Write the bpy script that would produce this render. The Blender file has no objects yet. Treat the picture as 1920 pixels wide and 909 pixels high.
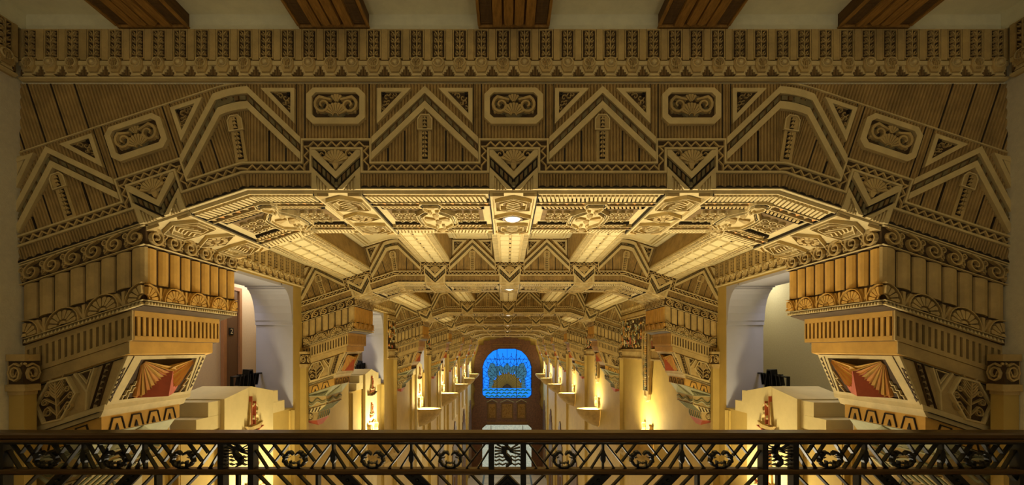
import bpy, bmesh, math, random
from math import sin, cos, pi, radians, atan, tan, sqrt, hypot
from mathutils import Vector, Matrix

# ------------------------------------------------------------------ frame
# Lengths are laid out in units of 4 mm. X: from the hall's axis, D: depth
# in multiples of 800 units from the camera, Z: above the eye.
S = 0.004
DU = 800.0
ZF = -3071.0            # hall floor below the eye
WX = 922.0              # half width of the hall
def W(X, Y, Z): return (X * S, Y * S, (Z - ZF) * S)

sc = bpy.context.scene
col = sc.collection

cam_d = bpy.data.cameras.new('camera')
cam_d.sensor_width = 36.0
cam_d.lens = 15.0
cam_d.shift_x = 10 / 1920
cam_d.shift_y = 200.5 / 1920
cam_d.clip_start = 0.05
cam_d.clip_end = 200
cam = bpy.data.objects.new('camera', cam_d)
col.objects.link(cam)
cam.location = W(-13, 0, 0)
cam.rotation_euler = (radians(90), 0, 0)
sc.camera = cam

world = bpy.data.worlds.new('world')
sc.world = world
world.use_nodes = True
bg = world.node_tree.nodes['Background']
bg.inputs[0].default_value = (1.0, 0.92, 0.74, 1)
bg.inputs[1].default_value = 0.2

sc.view_settings.view_transform = 'Standard'
sc.view_settings.look = 'None'
sc.view_settings.gamma = 1.0
sc.view_settings.use_curve_mapping = False
sc.view_settings.exposure = 0.5

def light(name, kind, loc, power, color, size=0.1, size_y=None, rot=(0, 0, 0), spot=None, blend=0.5):
    d = bpy.data.lights.new(name, kind)
    d.energy = power
    d.color = color
    if kind == 'AREA':
        d.size = size
        if size_y:
            d.shape = 'RECTANGLE'; d.size_y = size_y
    else:
        d.shadow_soft_size = size
    if kind == 'SPOT':
        d.spot_size = spot; d.spot_blend = blend
    o = bpy.data.objects.new(name, d)
    o.location = loc; o.rotation_euler = rot
    col.objects.link(o)
    return o

SCONCE_W = 230.0
BALCONY_FILL_W = 7.0
AISLE_W = 18.0

# uplights under the balcony edge, plus fill added in hall and balcony
for x in (-270, 0, 270):
    light('unseen_uplight', 'SPOT', W(x, 1160, -760), 310, (1, .88, .62), .2, rot=(radians(182), 0, 0), spot=radians(112), blend=1.0)
for y in (1500, 2900, 4700, 6300, 7900, 9300):
    light('hall_fill', 'POINT', W(0, y, -1500), 140 if y > 1600 else 110, (1, .88, .62), .5)  # no fixture here; added to brighten the lower hall
for x in (-460, 460):
    light('unseen_uplight', 'SPOT', W(x, 250, -250), 22, (1, .90, .70), .3, rot=(radians(186), 0, 0), spot=radians(140), blend=1.0)  # added to brighten the balcony ceiling and cornice from below

# ------------------------------------------------------------------ materials
def lin(r, g, b):
    f = lambda c: ((c / 255 + 0.055) / 1.055) ** 2.4 if c > 10 else c / 255 / 12.92
    return (f(r), f(g), f(b))

def mat(name, c, rough=0.7, metal=0.0, var=0.25, scale=6.0, bump=0.0, bscale=60.0, c2=None, spec=0.3,
        emit=None, estr=0.0, stretch=None):
    m = bpy.data.materials.new(name)
    m.use_nodes = True
    nt = m.node_tree
    b = nt.nodes['Principled BSDF']
    b.inputs['Roughness'].default_value = rough
    b.inputs['Metallic'].default_value = metal
    b.inputs['Specular IOR Level'].default_value = spec
    geo = nt.nodes.new('ShaderNodeNewGeometry')
    vec = geo.outputs['Position']
    if stretch:
        mp = nt.nodes.new('ShaderNodeMapping')
        mp.inputs['Scale'].default_value = stretch
        nt.links.new(vec, mp.inputs['Vector'])
        vec = mp.outputs['Vector']
    n = nt.nodes.new('ShaderNodeTexNoise')
    n.inputs['Scale'].default_value = scale
    n.inputs['Detail'].default_value = 5
    n.inputs['Roughness'].default_value = 0.65
    nt.links.new(vec, n.inputs['Vector'])
    r = nt.nodes.new('ShaderNodeValToRGB')
    c2 = c2 or tuple(x * (1 - var) for x in c)
    r.color_ramp.elements[0].position = 0.32
    r.color_ramp.elements[1].position = 0.66
    r.color_ramp.elements[0].color = (*c2, 1)
    r.color_ramp.elements[1].color = (*c, 1)
    nt.links.new(n.outputs['Fac'], r.inputs['Fac'])
    nt.links.new(r.outputs['Color'], b.inputs['Base Color'])
    if bump:
        n2 = nt.nodes.new('ShaderNodeTexNoise')
        n2.inputs['Scale'].default_value = bscale
        n2.inputs['Detail'].default_value = 3
        nt.links.new(vec, n2.inputs['Vector'])
        bp = nt.nodes.new('ShaderNodeBump')
        bp.inputs['Strength'].default_value = bump
        bp.inputs['Distance'].default_value = 0.01
        nt.links.new(n2.outputs['Fac'], bp.inputs['Height'])
        nt.links.new(bp.outputs['Normal'], b.inputs['Normal'])
    if emit:
        b.inputs['Emission Color'].default_value = (*emit, 1)
        b.inputs['Emission Strength'].default_value = estr
    return m

M = {}
M['stone']   = mat('tan_plaster', lin(192, 164, 104), var=.36, scale=4, bump=.25, bscale=70)
M['band']    = mat('light_tan_plaster', lin(206, 184, 128), var=.22, scale=7, bump=.12, bscale=90)
M['reed']    = mat('reeded_plaster', lin(170, 140, 84), var=.42, scale=5, bump=.2, bscale=60)
M['ground']  = mat('brown_ground', lin(78, 58, 30), var=.4, scale=12)
M['umber']   = mat('umber_plaster', lin(124, 98, 56), var=.4, scale=12)
M['dark']    = mat('dark_glaze', lin(40, 30, 16), var=.3, scale=12)
M['olive']   = mat('olive_glaze', lin(122, 110, 74), var=.35, scale=14)
M['ochre']   = mat('ochre_warm_lit_plaster', lin(204, 158, 74), var=.28, scale=4, bump=.1)  # own colour on rays and reliefs; on corbel hall sides, painted warm light
M['cream']   = mat('cream_plaster', lin(214, 196, 142), var=.14, scale=3)
M['hallwall'] = mat('hall_wall_plaster', lin(188, 160, 86), var=.16, scale=2)
M['grey']    = mat('greige_plaster', lin(212, 204, 176), var=.12, scale=30, bump=.15, bscale=140)
M['white']   = mat('white_plaster', lin(176, 174, 182), var=.06, scale=3)
M['cove']    = mat('cove_plaster', lin(228, 222, 186), var=.1, scale=12, bump=.1, bscale=120)
M['timber']  = mat('carved_timber', lin(178, 132, 62), var=.5, scale=9, stretch=(6, 1, 6), bump=.15)
M['timber2'] = mat('dark_timber', lin(110, 80, 38), var=.4, scale=9, stretch=(6, 1, 6))
M['red']     = mat('red_glaze', lin(186, 94, 64), var=.25, scale=9)
M['orange']  = mat('orange_glaze', lin(204, 142, 70), var=.25, scale=9)
M['green']   = mat('grey_green_glaze', lin(176, 174, 136), var=.2, scale=9)
M['teal']    = mat('dull_green_glaze', lin(112, 114, 78), var=.3, scale=9)
M['iron']    = mat('black_iron', lin(30, 28, 22), rough=.38, metal=.6, var=.3, scale=20, spec=.5)
M['bronze']  = mat('dark_bronze', lin(96, 72, 42), rough=.28, metal=.85, var=.35, scale=10, stretch=(1, 14, 14), spec=.5)
M['pink']    = mat('beige_plaster', lin(222, 202, 172), var=.08, scale=30, bump=.1, bscale=120)
M['sage']    = mat('sage_plaster', lin(196, 190, 150), var=.14, scale=40, bump=.2, bscale=120)
M['door']    = mat('brown_door', lin(112, 84, 60), rough=.5, var=.15, scale=8, stretch=(8, 8, 1))
M['frame']   = mat('light_brown_frame', lin(170, 120, 76), rough=.5, var=.15, scale=8)
M['brownstone'] = mat('brown_tile', lin(110, 72, 44), var=.5, scale=7, rough=.45)
M['marble']  = mat('grey_brown_marble', lin(120, 98, 84), var=.45, scale=5, rough=.35, stretch=(1, 1, .2))
M['floor']   = mat('pale_floor_tile', lin(206, 190, 160), var=.12, scale=5, rough=.3)
M['blue']    = mat('blue_floor_tile', lin(76, 96, 112), var=.2, scale=5, rough=.3)
M['lamp']    = mat('warm_lamp_glass', (1, .85, .5), var=.02, emit=(1, .78, .36), estr=9)
M['lampwhite'] = mat('white_lamp_glass', (.8, .8, .78), var=.02, emit=(1, .95, .82), estr=.5)
M['sign']    = mat('black_sign', lin(28, 26, 24), rough=.4)
M['signtext'] = mat('cream_lettering', lin(220, 204, 160))
M['lead']    = mat('window_lead', lin(14, 16, 26), rough=.5)
M['gold']    = mat('gilt_relief', lin(150, 112, 50), rough=.6, metal=.1, var=.5, scale=20)
def glass(name, c, s):
    return mat(name, tuple(v * .25 for v in c), var=.22, scale=3, rough=.5, emit=c, estr=s)
M['g_blue']  = glass('blue_glass', lin(14, 122, 255), .98)
M['g_slate'] = glass('slate_blue_glass', lin(64, 128, 160), .42)
M['g_gold']  = glass('amber_glass', lin(146, 124, 56), .3)
M['g_green'] = glass('sea_green_glass', lin(16, 120, 120), .42)
M['g_brown'] = glass('brown_glass', lin(62, 50, 44), .3)
M['g_day']   = mat('door_glass', lin(170, 176, 160), var=.35, scale=6, emit=lin(190, 196, 178), estr=.45, c2=lin(60, 80, 74))

# ------------------------------------------------------------------ geometry
class MB:
    """collects faces of one mesh; P maps (a, b, h) on a surface to (X, Y, Z) units"""
    def __init__(self, P=None, mt='stone'):
        self.v = []; self.f = []; self.fm = []; self.mats = []
        self.P = P or (lambda a, b, h: (a, b, h))
        self.use(mt)
    def use(self, mt):
        if mt not in self.mats: self.mats.append(mt)
        self.m = self.mats.index(mt)
        return self
    def add(self, pts, faces, raw=False):
        n = len(self.v)
        self.v += [p if raw else self.P(*p) for p in pts]
        for f in faces:
            self.f.append([n + i for i in f]); self.fm.append(self.m)
    def poly(self, pts, h0, h1, bevel=0.0, bottom=False):
        n = len(pts)
        if bevel:
            cx = sum(p[0] for p in pts) / n; cy = sum(p[1] for p in pts) / n
            top = []
            for a, b in pts:
                d = hypot(a - cx, b - cy) or 1
                k = max(0, 1 - bevel / d)
                top.append((cx + (a - cx) * k, cy + (b - cy) * k))
        else: top = pts
        vs = [(a, b, h0) for a, b in pts] + [(a, b, h1) for a, b in top]
        fs = [[i, (i + 1) % n, n + (i + 1) % n, n + i] for i in range(n)] + [list(range(n, 2 * n))]
        if bottom: fs.append(list(range(n))[::-1])
        self.add(vs, fs)
    def ring(self, o, i, h0, h1, c=0.0):
        n = len(o)
        vs = [(a, b, h0) for a, b in o] + [(a, b, h1) for a, b in o] + [(a, b, h1) for a, b in i] + [(a, b, h0) for a, b in i]
        fs = []
        for k in range(n):
            j = (k + 1) % n
            for r in range(3):
                fs.append([r * n + k, r * n + j, (r + 1) * n + j, (r + 1) * n + k])
        self.add(vs, fs)
    def ribbon(self, pts, w, h0, h1, closed=False, c=None, taper=None):
        n = len(pts)
        c = w * .18 if c is None else c
        offs = []
        for i in range(n):
            p = pts[i]
            a = pts[(i - 1) % n] if (closed or i > 0) else None
            b = pts[(i + 1) % n] if (closed or i < n - 1) else None
            def nrm(q, r):
                dx, dy = r[0] - q[0], r[1] - q[1]; l = hypot(dx, dy) or 1
                return (-dy / l, dx / l)
            if a is not None and b is not None:
                n1, n2 = nrm(a, p), nrm(p, b)
                mx, my = n1[0] + n2[0], n1[1] + n2[1]
                l = hypot(mx, my) or 1
                mx, my = mx / l, my / l
                k = 1 / max(.35, mx * n1[0] + my * n1[1])
                offs.append((mx * k, my * k))
            else: offs.append(nrm(p, b) if a is None else nrm(a, p))
        vs = []
        for i, (p, o) in enumerate(zip(pts, offs)):
            ww = w * (taper[i] if taper else 1)
            for s, h in ((-.5, h0), (-.5 + c / w, h1), (.5 - c / w, h1), (.5, h0)):
                vs.append((p[0] + o[0] * ww * s, p[1] + o[1] * ww * s, h))
        fs = []
        for i in range(n if closed else n - 1):
            j = (i + 1) % n
            for r in range(3): fs.append([4 * i + r, 4 * j + r, 4 * j + r + 1, 4 * i + r + 1])
        if not closed:
            fs.append([0, 1, 2, 3]); fs.append([4 * n - 1, 4 * n - 2, 4 * n - 3, 4 * n - 4])
        self.add(vs, fs)
    def rect(self, a0, a1, b0, b1, h0, h1, bevel=0.0):
        c = bevel
        vs = [(a0, b0, h0), (a1, b0, h0), (a1, b1, h0), (a0, b1, h0),
              (a0 + c, b0 + c, h1), (a1 - c, b0 + c, h1), (a1 - c, b1 - c, h1), (a0 + c, b1 - c, h1)]
        self.add(vs, [[0, 1, 5, 4], [1, 2, 6, 5], [2, 3, 7, 6], [3, 0, 4, 7], [4, 5, 6, 7]])
    def solid(self, a0, a1, b0, b1, h0, h1):
        self.rect(a0, a1, b0, b1, h0, h1)
        n = len(self.v) - 8
        self.f.append([n + 3, n + 2, n + 1, n]); self.fm.append(self.m)
    def dome(self, a, b, ra, rb, h0, h, seg=14, rings=3, arc=(0, 2 * pi)):
        vs = []; fs = []
        full = abs(arc[1] - arc[0] - 2 * pi) < 1e-6
        m = seg if full else seg + 1
        for r in range(rings):
            t = r / rings * pi / 2
            for k in range(m):
                an = arc[0] + (arc[1] - arc[0]) * k / seg
                vs.append((a + ra * cos(t) * cos(an), b + rb * cos(t) * sin(an), h0 + h * sin(t)))
        vs.append((a, b, h0 + h))
        top = len(vs) - 1
        for r in range(rings):
            for k in range(m if full else m - 1):
                j = (k + 1) % m
                if r < rings - 1: fs.append([r * m + k, r * m + j, (r + 1) * m + j, (r + 1) * m + k])
                else: fs.append([r * m + k, r * m + j, top])
        self.add(vs, fs)
    def half(self, a0, a1, b0, b1, h0, h, seg=6, dirn='b'):
        """half-round moulding"""
        vs = []
        for e in (0, 1):
            for k in range(seg + 1):
                t = pi * k / seg
                if dirn == 'b': vs.append(((a0 + a1) / 2 - (a1 - a0) / 2 * cos(t), (b0, b1)[e], h0 + h * sin(t)))
                else: vs.append(((a0, a1)[e], (b0 + b1) / 2 - (b1 - b0) / 2 * cos(t), h0 + h * sin(t)))
        n = seg + 1
        self.add(vs, [[k, k + 1, n + k + 1, n + k] for k in range(seg)] + [list(range(n)), list(range(2 * n - 1, n - 1, -1))])
    def reeds(self, a0, a1, b0, b1, pitch, h0, h1, dirn='b', step=None):
        """a field of rounded reeds running along b (or along a)"""
        if step: xs = step
        else:
            n = max(1, round((a1 - a0) / pitch)) if dirn == 'b' else max(1, round((b1 - b0) / pitch))
            lo, hi = (a0, a1) if dirn == 'b' else (b0, b1)
            xs = [lo + (hi - lo) * i / n for i in range(n + 1)]
        prof = []
        for i in range(len(xs) - 1):
            w = xs[i + 1] - xs[i]
            prof += [(xs[i], h0), (xs[i] + w * .22, h0 + (h1 - h0) * .8), (xs[i] + w * .5, h1), (xs[i] + w * .78, h0 + (h1 - h0) * .8)]
        prof.append((xs[-1], h0))
        if dirn == 'b': vs = [(x, b0, h) for x, h in prof] + [(x, b1, h) for x, h in prof]
        else: vs = [(a0, x, h) for x, h in prof] + [(a1, x, h) for x, h in prof]
        n = len(prof)
        self.add(vs, [[k, k + 1, n + k + 1, n + k] for k in range(n - 1)])
    def spiral(self, a, b, r, turns, start, dirn, w, h0, h1, n=18, tail=None):
        pts = [] ; tp = []
        for i in range(n + 1):
            t = i / n
            rr = r * (1 - t) ** .9 + w * .35
            an = start + dirn * turns * 2 * pi * t
            pts.append((a + rr * cos(an), b + rr * sin(an))); tp.append(1 - .45 * t)
        if tail: pts = [tail] + pts; tp = [.7] + tp
        self.ribbon(pts, w, h0, h1, taper=tp)
    def fan(self, a, b, r0, r1, a0, a1, n, h0, h1, gap=.12):
        for k in range(n):
            t0 = a0 + (a1 - a0) * (k + gap / 2) / n; t1 = a0 + (a1 - a0) * (k + 1 - gap / 2) / n
            tm = (t0 + t1) / 2
            self.poly([(a + r0 * cos(t0), b + r0 * sin(t0)), (a + r1 * cos(t0), b + r1 * sin(t0)),
                       (a + r1 * 1.06 * cos(tm), b + r1 * 1.06 * sin(tm)),
                       (a + r1 * cos(t1), b + r1 * sin(t1)), (a + r0 * cos(t1), b + r0 * sin(t1))], h0, h1, bevel=r1 * .03)
    def mesh(self, name, org=(0, 0, 0), edit=None):
        me = bpy.data.meshes.new(name)
        bm = bmesh.new()
        vs = [bm.verts.new(p) for p in self.v]
        for f, m in zip(self.f, self.fm):
            try:
                fc = bm.faces.new([vs[i] for i in f]); fc.material_index = m
            except ValueError: pass
        if edit: edit(bm)
        for v in bm.verts:
            v.co = Vector(((v.co.x - org[0]) * S, (v.co.y - org[1]) * S, (v.co.z - org[2]) * S))
        bm.to_mesh(me); bm.free()
        for m in self.mats: me.materials.append(M[m])
        return me

def part(name, mb, parent=None, org=(0, 0, 0), edit=None, label=None):
    me = mb.mesh(name, org, edit)
    o = bpy.data.objects.new(name, me)
    col.objects.link(o)
    if parent is not None: o.parent = parent
    if label: o['label'] = label
    return o
def tag(o, label=None, cat=None, group=None, kind=None):
    if label: o['label'] = label
    if cat: o['category'] = cat
    if group: o['group'] = group
    if kind: o['kind'] = kind
    return o
def thing(name, label, cat, X, Y, Z, group=None):
    o = bpy.data.objects.new(name, None)
    o.empty_display_size = .1
    col.objects.link(o)
    o.location = W(X, Y, Z)
    return tag(o, label, cat, group)
def struct(name, mb, edit=None):
    """top-level setting mesh given in unit coordinates (X, Y, Z)"""
    o = part(name, mb, None, (0, 0, ZF), edit)
    o['kind'] = 'structure'
    return o
def copy_tree(o, parent=None):
    c = o.copy(); col.objects.link(c)
    if parent is not None: c.parent = parent
    for ch in list(o.children): copy_tree(ch, c)
    return c
def box(mb, x0, x1, y0, y1, z0, z1):
    mb.add([(x0, y0, z0), (x1, y0, z0), (x1, y1, z0), (x0, y1, z0), (x0, y0, z1), (x1, y0, z1), (x1, y1, z1), (x0, y1, z1)],
           [[0, 3, 2, 1], [4, 5, 6, 7], [0, 1, 5, 4], [1, 2, 6, 5], [2, 3, 7, 6], [3, 0, 4, 7]], raw=True)

# ------------------------------------------------------------------ the arch's bent course
TH = atan(.33)
U0 = 498.0
DEL = 2.0
ZB = 298.0              # arch underside above the eye
NZ = 12
def bend(u, v):
    a = abs(u); sg = 1 if u >= 0 else -1
    if a <= U0 - DEL: return (u, ZB + v)
    if a >= U0 + DEL: th = TH
    else: th = TH * (a - U0 + DEL) / (2 * DEL)
    d = a - U0
    return (sg * (U0 + d * cos(th) + v * sin(th)), ZB - d * sin(th) + v * cos(th))
def arch_edit(ztop=496.0, xmax=WX):
    def f(bm):
        xs = [v.co.x for v in bm.verts]
        lo, hi = min(xs), max(xs)
        for sg in (-1, 1):
            for k in range(NZ + 1):
                x = sg * (U0 - DEL + 2 * DEL * k / NZ)
                if lo < x < hi:
                    g = [fc for fc in bm.faces if min(q.co.x for q in fc.verts) < x - 1e-5 and max(q.co.x for q in fc.verts) > x + 1e-5]
                    if g:
                        es = set(e for fc in g for e in fc.edges); vv = set(q for fc in g for q in fc.verts)
                        bmesh.ops.bisect_plane(bm, geom=g + list(es) + list(vv), dist=1e-6, plane_co=(x, 0, 0), plane_no=(1, 0, 0))
        for v in bm.verts:
            X, Z = bend(v.co.x, v.co.z)
            v.co.x, v.co.z = X, Z
        for co, no in (((xmax, 0, 0), (1, 0, 0)), ((-xmax, 0, 0), (-1, 0, 0)), ((0, 0, ztop), (0, 0, 1))):
            bmesh.ops.bisect_plane(bm, geom=bm.faces[:] + bm.edges[:] + bm.verts[:], dist=1e-6, plane_co=co, plane_no=no, clear_outer=True)
    return f
PFRONT = lambda u, v, h: (u, -h, v)           # face of the arch, before bending
PSOFF = lambda u, t, h: (u, t, -h * 1.55)            # underside of the arch
KS = (-660, -330, 0, 330, 660)
CS = (-825, -495, -165, 165, 495, 825)
AD = 272.0              # depth of an arch

def build_arch():
    root = thing('ceiling_arch', '', 'arch', 0, 800, 0)
    E = arch_edit()
    # body
    b = MB(PFRONT, 'reed')
    us = [-1100, 1100]
    b.add([(-1100, -2, 0), (1100, -2, 0), (1100, 340, 0), (-1100, 340, 0)], [[0, 1, 2, 3]])       # placeholder front, behind the reeds
    b.v = []; b.f = []; b.fm = []
    b.add([(-1100, 0, 0), (1100, 0, 0), (1100, 0, -AD), (-1100, 0, -AD)], [[0, 1, 2, 3]])
    b.add([(-1100, 0, -AD), (1100, 0, -AD), (1100, 345, -AD), (-1100, 345, -AD)], [[0, 1, 2, 3]])
    b.add([(-1100, 0, 0), (1100, 0, 0), (1100, 345, 0), (-1100, 345, 0)], [[0, 1, 2, 3]])
    part('arch_body', b, root, edit=E)
    # reeded face
    r = MB(PFRONT, 'reed')
    xs = [-1092 + 6 * i for i in range(int(2184 / 6) + 1)]
    xs = [x for x in xs if not (abs(abs(x) - U0) < 4)]
    for sg in (-1, 1):
        for k in range(NZ + 1): xs.append(sg * (U0 - DEL + 2 * DEL * k / NZ))
    xs.sort()
    r.reeds(0, 0, 3, 345, 6, .3, 3.4, step=xs)
    r.use('band')
    r.ribbon([(-1092, 199), (1092, 199)], 3, 2, 5)
    # dark joints between boards of the reeding
    r.use('dark')
    for k in KS:
        for du in (-75, -60, 60, 75):
            r.rect(k + du - .8, k + du + .8, 96, 199, 1, 3.6)
    for c in CS:
        for du in (-70, -38, 38, 70):
            top = 148 - abs(du)
            r.rect(c + du - 1.2, c + du + 1.2, 52, top, 1, 3.8)
    for sg in (-1, 1):
        for q in (700, 742, 784, 826, 868, 910, 952, 994, 1036): r.rect(sg * q - 1.3, sg * q + 1.3, 200 if q != 700 else 330, 345, 1, 3.9)
    part('reeded_face', r, root, edit=E)
    # lower reeded skirt with its scalloped lip
    sk = MB(PFRONT, 'reed')
    ks = [-990] + list(KS) + [990]
    for i in range(6):
        a0, a1 = ks[i] + 45, ks[i + 1] - 45
        sk.use('reed'); sk.reeds(a0, a1, 4, 29, 5.6, 1.5, 6)
        sk.use('band'); sk.ribbon([(a0, 1.6), (a1, 1.6)], 3, 0, 6)
        sk.use('dark'); sk.rect(a0, a1, 2.6, 4.4, 0, 6.6)
        n = int((a1 - a0) / 17)
        for j in range(n):
            c = a0 + (j + .5) * (a1 - a0) / n
            sk.poly([(c - 7, 4), (c - 4, 6.3), (c, 7), (c + 4, 6.3), (c + 7, 4)], 1, 7)
    part('reeded_skirt', sk, root, edit=E)
    # meander of zigzags
    g = MB(PFRONT, 'ground')
    def path(half, hi, lo):
        pts = []
        for k in KS: pts += [(k - half, lo), (k - half, hi), (k + half, hi), (k + half, lo)]
        return [(-1085, lo)] + pts + [(1085, lo)]
    g.ribbon(path(55.5, 84, 40.5), 13, 1, 3.8, c=.2)
    g.use('band'); g.ribbon(path(63.6, 92.4, 49.2), 5, 1, 8, c=.9)
    g.ribbon(path(47.4, 75.6, 32), 5.6, 1, 8, c=.9)
    g.use('stone')
    mid = path(55.5, 84, 40.5)
    z = []; sgn = 1
    for (p, q) in zip(mid[:-1], mid[1:]):
        L = hypot(q[0] - p[0], q[1] - p[1]); n = max(2, round(L / 8.6))
        nx, ny = -(q[1] - p[1]) / L, (q[0] - p[0]) / L
        for i in range(n):
            t = (i + .5) / n; sgn = -sgn
            z.append((p[0] + (q[0] - p[0]) * t + nx * 4.2 * sgn, p[1] + (q[1] - p[1]) * t + ny * 4.2 * sgn))
    g.ribbon(z, 3.6, 3, 7)
    part('zigzag_meander', g, root, edit=E)
    # octagonal plaques
    for k in KS:
        p = MB(PFRONT, 'band')
        o = [(k - 54.5, 132), (k - 42, 120), (k + 42, 120), (k + 54.5, 132), (k + 54.5, 175), (k + 42, 187), (k - 42, 187), (k - 54.5, 175)]
        i = [(k - 44, 138), (k - 37, 131.5), (k + 37, 131.5), (k + 44, 138), (k + 44, 171), (k + 37, 178), (k - 37, 178), (k - 44, 171)]
        p.ring(o, i, 0, 10)
        part_o = part('octagon_plaque', p, root, edit=E)
        q = MB(PFRONT, 'ground')
        q.poly(i, 2, 4)
        q.use('olive')
        for j in range(12):
            an = pi * (j + .5) / 12 * 2
            q.poly([(k + 24 * cos(an - .2), 153 + 14 * sin(an - .2)), (k + 39 * cos(an - .17), 155 + 19.5 * sin(an - .17)),
                    (k + 39 * cos(an + .17), 155 + 19.5 * sin(an + .17)), (k + 24 * cos(an + .2), 153 + 14 * sin(an + .2))], 4, 5.5)
        q.use('stone')
        for s in (-1, 1):
            q.spiral(k + s * 24, 155.5, 13.5, 1.35, (pi * .62 if s < 0 else pi * .38), (1 if s < 0 else -1), 7, 4, 10.5, tail=(k + s * 9, 165))
            for j in range(3): q.dome(k + s * (37 - j), 163 - 9 * j, 3, 4, 4, 5, 8, 2)
        q.fan(k, 160, 3, 17, pi * .28, pi * .72, 4, 4, 7)
        q.use('olive'); q.dome(k, 146, 17.5, 17, 4, 5, 18)
        q.use('stone')
        q.fan(k, 135, 6, 24, pi * .12, pi * .88, 9, 6, 10)
        q.ribbon([(k + 5 * cos(t), 135 + 5 * sin(t)) for t in [pi * j / 8 for j in range(9)]], 2.4, 5, 11.5)
        part('shell_and_scrolls', q, part_o, edit=E)
    # right-angled triangles
    for k in list(KS) + [-990, 990]:
        for s in (-1, 1):
            if abs(k + s * 100) > 940: continue
            p = MB(PFRONT, 'band')
            o = [(k + s * 76.5, 187), (k + s * 140, 187), (k + s * 76.5, 121)]
            i = [(k + s * 84, 180), (k + s * 122.5, 180), (k + s * 84, 140)]
            p.ring(o, i, 0, 9)
            p.use('ground'); p.poly(i, 2, 4)
            p.use('dark'); p.ring([(k + s * 86, 178.5), (k + s * 91, 178.5), (k + s * 91, 173.5), (k + s * 86, 173.5)],
                                  [(k + s * 87.5, 177), (k + s * 89.5, 177), (k + s * 89.5, 175), (k + s * 87.5, 175)], 4, 9)
            p.use('stone')
            for (x, y, r, t) in ((94, 170, 6, 0), (104, 173, 5, 2), (90, 161, 5, 4), (97, 160, 4, 1), (110, 177, 3.4, 3), (88, 151, 3.4, 2)):
                p.spiral(k + s * x, y, r, .9, t, s, 1.8, 4, 7.5, n=9)
            part('triangle_plaque', p, root, edit=E)
    for s in (-1, 1):
        p = MB(PFRONT, 'band')
        p.poly([(s * 866, 187), (s * 990, 215), (s * 990, 60), (s * 913, 135)], 0, 8)
        part('triangle_plaque', p, root, edit=E)
    # chevrons
    for c in CS:
        p = MB(PFRONT, 'umber')
        p.poly([(c - 98, 84), (c, 179), (c + 98, 84), (c + 98, 66), (c, 162), (c - 98, 66)], 1, 3.9)
        p.use('band')
        p.poly([(c - 99, 96), (c, 191), (c + 99, 96), (c + 99, 83), (c, 178), (c - 99, 83)], 1, 9)
        p.poly([(c - 99, 68), (c, 163.5), (c + 99, 68), (c + 99, 54), (c, 149.5), (c - 99, 54)], 1, 9)
        for s in (-1, 1):
            for j in range(7):
                u = 7 + 13.2 * j
                for q, mt in ((0, 'olive'), (8, 'umber')):
                    uu = u + q
                    if uu > 96: continue
                    w = 4.6 if mt == 'olive' else 2.2
                    p.use(mt)
                    y = 176.5 - .965 * uu
                    p.poly([(c + s * (uu - w), y + .96 * w - 2), (c + s * (uu + w), y - .96 * w - 2), (c + s * (uu + w), y - .96 * w - 11), (c + s * (uu - w), y + .96 * w - 11)], 2, 7, bevel=.8)
        if abs(c) == 495:
            s1 = 1 if c > 0 else -1
            for lo, hi, mt in ((1.15, 1.9, 'olive'), (2.1, 2.6, 'umber'), (2.8, 3.5, 'olive'), (3.7, 4.1, 'umber'), (4.25, 4.9, 'olive')):
                p.use(mt); p.poly([(c + s1 * lo, 174), (c + s1 * hi, 174), (c + s1 * hi, 166), (c + s1 * lo, 166)], 2, 7)
        part('chevron_band', p, root, edit=E)
        q = MB(PFRONT, 'stone')
        q.poly([(c - 14, 111), (c + 14, 111), (c + 14, 131), (c + 8, 138.5), (c - 8, 138.5), (c - 14, 131)], 2, 7)
        q.rect(c - 11, c + 11, 52, 111, 2, 5.5)
        q.use('band')
        q.ring([(c - 14, 110), (c + 14, 110), (c + 14, 131), (c + 8, 139), (c - 8, 139), (c - 14, 131)],
               [(c - 12, 112), (c + 12, 112), (c + 12, 130), (c + 7, 137), (c - 7, 137), (c - 12, 130)], 5, 8.5)
        q.use('dark')
        q.rect(c - 3.6, c + 3.6, 113, 134, 6.5, 8)
        q.rect(c - 5, c + 5, 57, 108, 4.5, 6.2)
        q.use('stone')
        for j in range(3): q.poly([(c - 4, 114 + 7 * j), (c + 4, 114 + 7 * j), (c, 120 + 7 * j)], 7, 10)
        for j in range(6):
            y = 59 + 8.2 * j
            for s in (-1, 1): q.poly([(c + s * .6, y), (c + s * 5.4, y + 2), (c + s * .6, y + 7)], 6, 9.5)
        if abs(c) == 495:
            for i2, (x2, y2, z2) in enumerate(q.v): q.v[i2] = (x2 - c, y2, z2)
            sgc = 1 if c > 0 else -1
            def rigid(bm, sgc=sgc):
                for v in bm.verts:
                    x, z = v.co.x, v.co.z; th = TH / 2
                    v.co.x = sgc * (U0 + sgc * x * cos(th) + z * sin(th)); v.co.z = ZB - sgc * x * sin(th) + z * cos(th)
            part('leaf_pendant', q, root, edit=rigid)
        else: part('leaf_pendant', q, root, edit=E)
    # keystones
    for k in KS:
        p = MB(PFRONT, 'stone')
        p.rect(k - 45, k + 45, -.5, 73, 1, 4)
        p.use('dark'); p.poly([(k - 44, 60), (k, 20), (k + 44, 60), (k + 44, 38), (k, -.4), (k - 44, 38)], 3.5, 4.6)
        p.use('band')
        p.ring([(k - 45, -.5), (k + 45, -.5), (k + 45, 40), (k, 41), (k - 45, 40)], [(k - 35, -.4), (k + 35, -.4), (k + 35, 30), (k, 31), (k - 35, 30)], 3, 3.2)
        p.poly([(k - 45, 72), (k - 38, 72), (k, 32), (k + 38, 72), (k + 45, 72), (k + 45, 62), (k, 19), (k - 45, 62)], 3, 9.5)
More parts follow.
